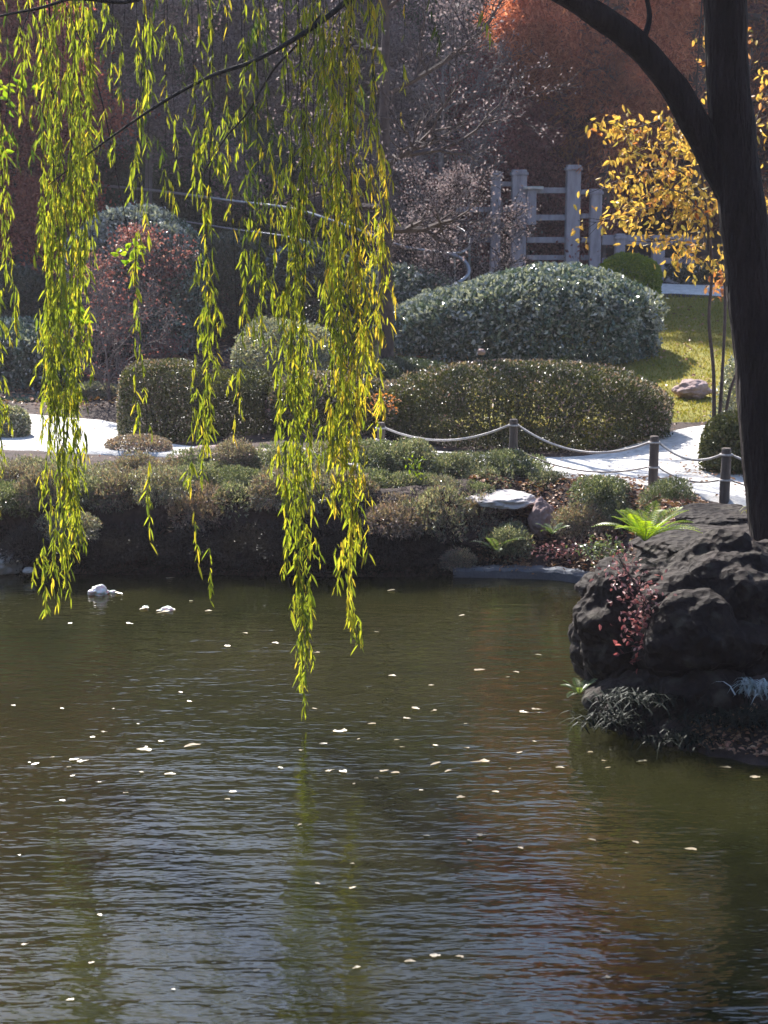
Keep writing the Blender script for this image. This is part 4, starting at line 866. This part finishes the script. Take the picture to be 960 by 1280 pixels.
def plant(label, pts, mat, n, L, W, seed, name='trailing_plant', cat='plant', Y=12., sd=(.06, .05, .05), sag=.2, bark='bark_brown'):
    c = at(*pts[0], Y); e = empty(name, tuple(c), label, cat); r = np.random.default_rng(seed)
    q = [at(a, b, Y) - c for a, b in pts]; q = smooth_path(q, 6) if len(q) > 1 else q * 2
    arr = np.array([tuple(p) for p in q]); k = r.integers(0, len(arr), n); P = arr[k] + r.normal(size=(n, 3)) * sd
    tm = MB(); 
    if len(pts) > 1: tube(tm, arr, .006, 5)
    s_ = r.choice(n, n // 3); segs(tm, arr[k[s_]], P[s_], .003, .0015, 3); tm.build('stems', M[bark], e)
    lf = MB(); D = unit(r.normal(size=(n, 3)) + [0, -.2, -sag]); leaves(lf, P, D, unit(r.normal(size=(n, 3)) * .6 + [0, -.3, .8]), r.uniform(.7, 1.2, n) * L, W, 0, 'hex'); lf.build('leaves', M[mat], e); return e
plant('pink-red leafy stems trailing down the front of the jutting boulder', [(775, 700), (800, 740), (815, 775), (828, 800)], 'pinkleaf', 420, .045, .02, 1, Y=11.95, sd=(.09, .05, .07))
plant('dull red leafy shrub below the trailing pink leaves', [(800, 790), (830, 815), (870, 830)], 'burgundy', 260, .06, .03, 2, Y=11.95, sd=(.12, .05, .09), name='red_shrub', cat='shrub')
plant('small pink-leaved sprig on the dark rock near the right edge', [(895, 816), (912, 812)], 'pinkleaf', 40, .06, .026, 3, Y=11.9, sd=(.05, .03, .025))
plant('tiny pink sprig above the pink-leaved sprig at the right', [(900, 786), (915, 782)], 'pinkleaf', 18, .06, .025, 4, Y=12.0, sd=(.04, .03, .015))
plant('low reddish groundcover plant beside the upright pinkish stone', [(690, 690), (720, 684), (745, 690)], 'pinkleaf', 200, .045, .022, 5, Y=16.6, sd=(.12, .12, .035), name='red_groundcover')
plant('low pale green plant left of the bright fern', [(740, 688), (765, 685)], 'bank3', 260, .05, .022, 6, Y=15.2, sd=(.10, .12, .05), name='green_groundcover')
plant('dry pinkish plant at the water edge of the low bank', [(640, 706), (665, 712), (705, 704)], 'litter', 160, .045, .02, 7, Y=16.9, sd=(.14, .1, .025), name='dry_groundcover')
plant('small orange tuft between the square shrubs and the rope post', [(470, 500), (488, 510)], 'orange', 70, .05, .025, 8, Y=20.6, sd=(.08, .05, .06), name='orange_shrub', cat='shrub')
plant('broad-leaved bright green sprig among the upper row of bank shrubs', [(516, 575), (522, 592)], 'bright', 60, .07, .02, 9, Y=17.9, sd=(.05, .04, .06), name='green_sprig')
plant('orange-leaved twig beside the far path left of the leaning trunk', [(900, 345), (905, 358)], 'orange', 70, .12, .07, 10, Y=30, sd=(.12, .1, .12), name='orange_shrub', cat='shrub')

def tussock(label, px, py, Y, n, L, mat, seed, wx=.1, up=.5):
    c = at(px, py, Y); e = empty('grass_tussock', tuple(c), label, 'grass tuft', None); r = np.random.default_rng(seed); mb = MB()
    for j in range(n):
        p = np.array([r.normal() * wx, r.normal() * wx * .5, r.normal() * .02]); a = r.uniform(0, 6.28); l = L * r.uniform(.6, 1.1); o_ = np.array([math.cos(a), math.sin(a), 0]) * r.uniform(.3, 1.)
        w_ = .006 + r.random() * .004; s_ = np.array([-math.sin(a), math.cos(a), 0]) * w_; pr = None; V = []
        for i_ in range(5):
            t = i_ / 4; q = p + o_ * l * t ** 1.2 + np.array([0, 0, l * (up * 2 * t - (up + .55) * t * t)]); f = (1 - t) ** .6 + .05; V += [q - s_ * f, q + s_ * f]
        mb.add(V, [[0, 1, 3, 2], [2, 3, 5, 4], [4, 5, 7, 6], [6, 7, 9, 8]])
    mb.build('blades', M[mat], e); return e
tpos = [(765, 905), (800, 915), (842, 905), (885, 900), (925, 905), (960, 900), (780, 880), (825, 875), (868, 868), (905, 880), (948, 925), (855, 928)]
tl = ['at the left tip of the rocks above the water', 'second along the waterline from the rock tip', 'in the middle of the waterline below the red shrub', 'in front of the low dark stone', 'under the pale striped tuft', 'at the right edge of the pond', 'just above the rock tip tuft', 'under the belly of the jutting boulder', 'below the small red shrub', 'left of the pale striped tuft', 'lowest at the right edge above the red soil', 'lowest in the middle of the rocks']
for k, (a, b) in enumerate(tpos): tussock('dark arching grass tuft ' + tl[k], a, b, 11.55 + .25 * math.sin(k), 130, .3, 'tussock', 50 + k, .12)
tussock('pale striped arching grass tuft at the right edge of the rocks', 945, 866, 11.5, 110, .24, 'paleblade', 80, .05, .6)
tussock('yellow-green grass tuft at the foot of the leaning trunk', 955, 640, 14.2, 60, .2, 'grass', 81, .06)

# ------------------------------------------------------------------ fallen and floating leaves
def litter(nm, n, xr, yr, label, mat, L=.06, cond=None, off=.02):
    x = rng.uniform(*xr, n); y = rng.uniform(*yr, n)
    if cond is not None: k = cond(x, y); x, y = x[k], y[k]
    n = len(x); P = np.stack([x, y, HH(x, y) + off + rng.random(n) * .015], -1); a = rng.uniform(0, 6.28, n)
    D = np.stack([np.cos(a), np.sin(a), rng.normal(.1, .25, n)], -1); Nn = unit(np.stack([rng.normal(0, .4, n), rng.normal(0, .4, n), np.ones(n)], -1))
    mb = MB(); leaves(mb, P, D, Nn, rng.uniform(.6, 1.2, n) * L, L * .55, 0, 'hex'); tag(mb.build(nm, M[mat]), label, 'leaves', kind='stuff')
litter('fallen_leaves', 5200, (1.0, 3.4), (15.0, 18.3), 'fallen leaves covering the low bank', 'litter', .06, lambda x, y: pond_sd(x, y) > .12, .03)
litter('fallen_leaves', 500, (2.0, 8), (20.8, 35), 'fallen leaves scattered on the lawn', 'litter', .09, lambda x, y: y > np.interp(x, [2.2, 3.1, 4.2, 8], [20.9, 21.5, 22.9, 24]), .05)
litter('fallen_leaves', 700, (3.1, 4.6), (16.6, 20.5), 'orange fallen leaves drifted on the white path', 'litter', .06, lambda x, y: rng.random(len(x)) < np.exp(-((x - 3.9) / .35) ** 2 - ((y - 18.6) / .8) ** 2) + .03, .07)
litter('fallen_leaves', 900, (-9, 6), (16.6, 24), 'scattered small fallen leaves along the white path', 'litter', .045, lambda x, y: y > 17.9, .07)
litter('fallen_leaves', 900, (2.3, 4.0), (10.95, 11.5), 'reddish leaf litter on the soil at the foot of the rocks', 'litter', .05, lambda x, y: pond_sd(x, y) > .05, .03)
litter('fallen_leaves', 9000, (-7, 2.5), (24, 36), 'brown leaf litter under the shrubs on the slope', 'litter', .08, None, .03)

wl = []
spots = [(490, 845, 1), (598, 838, 1.5), (670, 887, 1.3), (606, 953, 2.2), (575, 997, 1.4), (240, 933, 2.2), (182, 938, 2), (92, 950, 1.3), (100, 952, 1.4), (45, 955, 1.2), (212, 968, 1.4), (290, 990, 1), (422, 915, 1.6), (430, 914, 1.4), (405, 930, 1.2), (545, 955, 1.5), (495, 966, 1.2), (480, 964, 1.3), (410, 964, 1.2), (428, 965, 1.5), (560, 964, 1), (466, 905, 1.2), (508, 898, 1),
         (652, 890, 1.2), (520, 886, 1.3), (700, 960, 1.2), (620, 990, 1), (350, 960, 1), (600, 1044, 1.6), (545, 1195, 1.7), (512, 1202, 1.4), (320, 1213, 1), (575, 1196, 1.2), (760, 1222, 1.2), (445, 1210, 1.3), (757, 1164, 1.3), (865, 1062, 1.6), (803, 952, 1.5), (910, 960, 1.4), (945, 972, 1.6), (740, 1050, 1), (795, 1053, 1), (200, 764, 1.2), (208, 765, 1.6), (214, 762, 1.3), (180, 761, 1.2), (490, 738, 1.1), (212, 723, 1.1), (322, 717, 1), (260, 764, 1.1), (148, 742, 1.2), (440, 1110, 1), (88, 1250, 1.1), (122, 978, 1), (650, 1060, 1), (533, 1045, .9)]
for _ in range(60): spots.append((float(rng.uniform(0, 760)), float(rng.choice([rng.uniform(735, 1000), rng.uniform(880, 1010), rng.uniform(740, 1270)])), float(rng.uniform(.45, .95))))
def lily(seed):
    r = np.random.default_rng(seed); mb = MB(); a = np.linspace(0, 2 * math.pi, 13)[:-1]; rr = .5 * (1 + .25 * r.normal(size=12)); rr[0] *= 1.5
    V = np.stack([np.cos(a) * rr, np.sin(a) * rr * .6, .12 * np.abs(np.sin(a)) * r.uniform(.3, 1.2) + .06], -1); V = np.concatenate([[[0, 0, .02]], V])
    mb.add(V, [[0, k + 1, (k + 1) % 12 + 1] for k in range(12)]); return mb.build('floating_leaf', M['floatleaf'], smooth=True)
lv = [lily(k) for k in range(5)]; uv = set()
for k, (px, py, s) in enumerate(spots):
    c = atz(px, py, .004); v = k % 5; 
    if pond_sd(np.array([c.x]), np.array([c.y]))[0] > -.05: continue
    o = lv[v] if v not in uv else lv[v].copy()
    if v in uv: COL.objects.link(o)
    uv.add(v); sc = .044 * s * (c.y / 11); o.location = c; o.scale = (sc, sc, sc * .9); o.rotation_euler = (random.uniform(-.1, .1), random.uniform(-.1, .1), random.uniform(-.6, .6) + (math.pi if random.random() < .5 else 0))
    tag(o, 'pale curled leaf floating by itself on the pond', 'leaf', 'leaves floating on the pond')
for v in range(5):
    if v not in uv: bpy.data.objects.remove(lv[v])
# frothy white spout
c = atz(124, 743, 0); bo = rock('water_spout', 'frothy white mound of bubbling water near the left willow strands', (c.x, c.y, .03), (.105, .08, .065), 'foam', 33, sub=4, lump=.5, cat='water spout')
c = atz(141, 741, 0); rock('foam_clump', 'small white foam clump right beside the frothy mound', (c.x, c.y, .01), (.03, .03, .02), 'foam', 34, sub=3, lump=.4, cat='foam')
c = atz(208, 763, 0); rock('foam_clump', 'pair-shaped white foam clump floating right of the frothy mound', (c.x, c.y, .01), (.06, .04, .025), 'foam', 35, sub=3, lump=.8, cat='foam')
c = atz(182, 760, 0); rock('foam_clump', 'tiny white foam clump between the frothy mound and the larger clump', (c.x, c.y, .008), (.03, .025, .015), 'foam', 36, sub=3, lump=.5, cat='foam')

# ------------------------------------------------------------------ haze volume added to lift the dark tones
hz = MB(); box(hz, (-150, -50, -2.5), (150, 120, 36), bev=.01)
m, nt, out = newmat('veil_haze_air'); pv = nt.nodes.new('ShaderNodeVolumePrincipled'); pv.inputs['Color'].default_value = (.90, .83, .92, 1); pv.inputs['Density'].default_value = .0007; pv.inputs['Anisotropy'].default_value = .3
nt.links.new(pv.outputs[0], out.inputs['Volume']); tag(hz.build('veil_haze', m), kind='stuff')
# ------------------------------------------------------------------ light
SUN_EL, SUN_AZ = math.radians(43), math.radians(-23)     # azimuth from +Y towards +X
S = Vector((math.sin(SUN_AZ) * math.cos(SUN_EL), math.cos(SUN_AZ) * math.cos(SUN_EL), math.sin(SUN_EL)))
ld = bpy.data.lights.new('sun', 'SUN'); ld.energy = 5.0; ld.angle = math.radians(.53); ld.color = (1, .95, .87)
lo = bpy.data.objects.new('sun', ld); COL.objects.link(lo); lo.rotation_euler = S.to_track_quat('Z', 'Y').to_euler(); lo.location = (0, 0, 40)
wd = bpy.data.worlds.new('World'); SC.world = wd; wd.use_nodes = True; nt = wd.node_tree
bg = nt.nodes['Background']; sky = nt.nodes.new('ShaderNodeTexSky'); sky.sky_type = 'NISHITA'; sky.sun_disc = False; sky.sun_elevation = SUN_EL; sky.sun_rotation = SUN_AZ
sky.air_density = 1.0; sky.dust_density = .5; sky.ozone_density = 1.6; nt.links.new(sky.outputs[0], bg.inputs[0]); bg.inputs[1].default_value = .11

SC.render.engine = 'CYCLES'; cy = SC.cycles; cy.use_denoising = True
try: cy.denoiser = 'OPENIMAGEDENOISE'
except Exception: pass
cy.max_bounces = 6; cy.diffuse_bounces = 3; cy.glossy_bounces = 3; cy.transmission_bounces = 4; cy.caustics_reflective = False; cy.caustics_refractive = False; cy.sample_clamp_indirect = 6
vs = SC.view_settings; vs.view_transform = 'Standard'; vs.look = 'None'; vs.gamma = 1; vs.use_curve_mapping = False; vs.exposure = 1.5
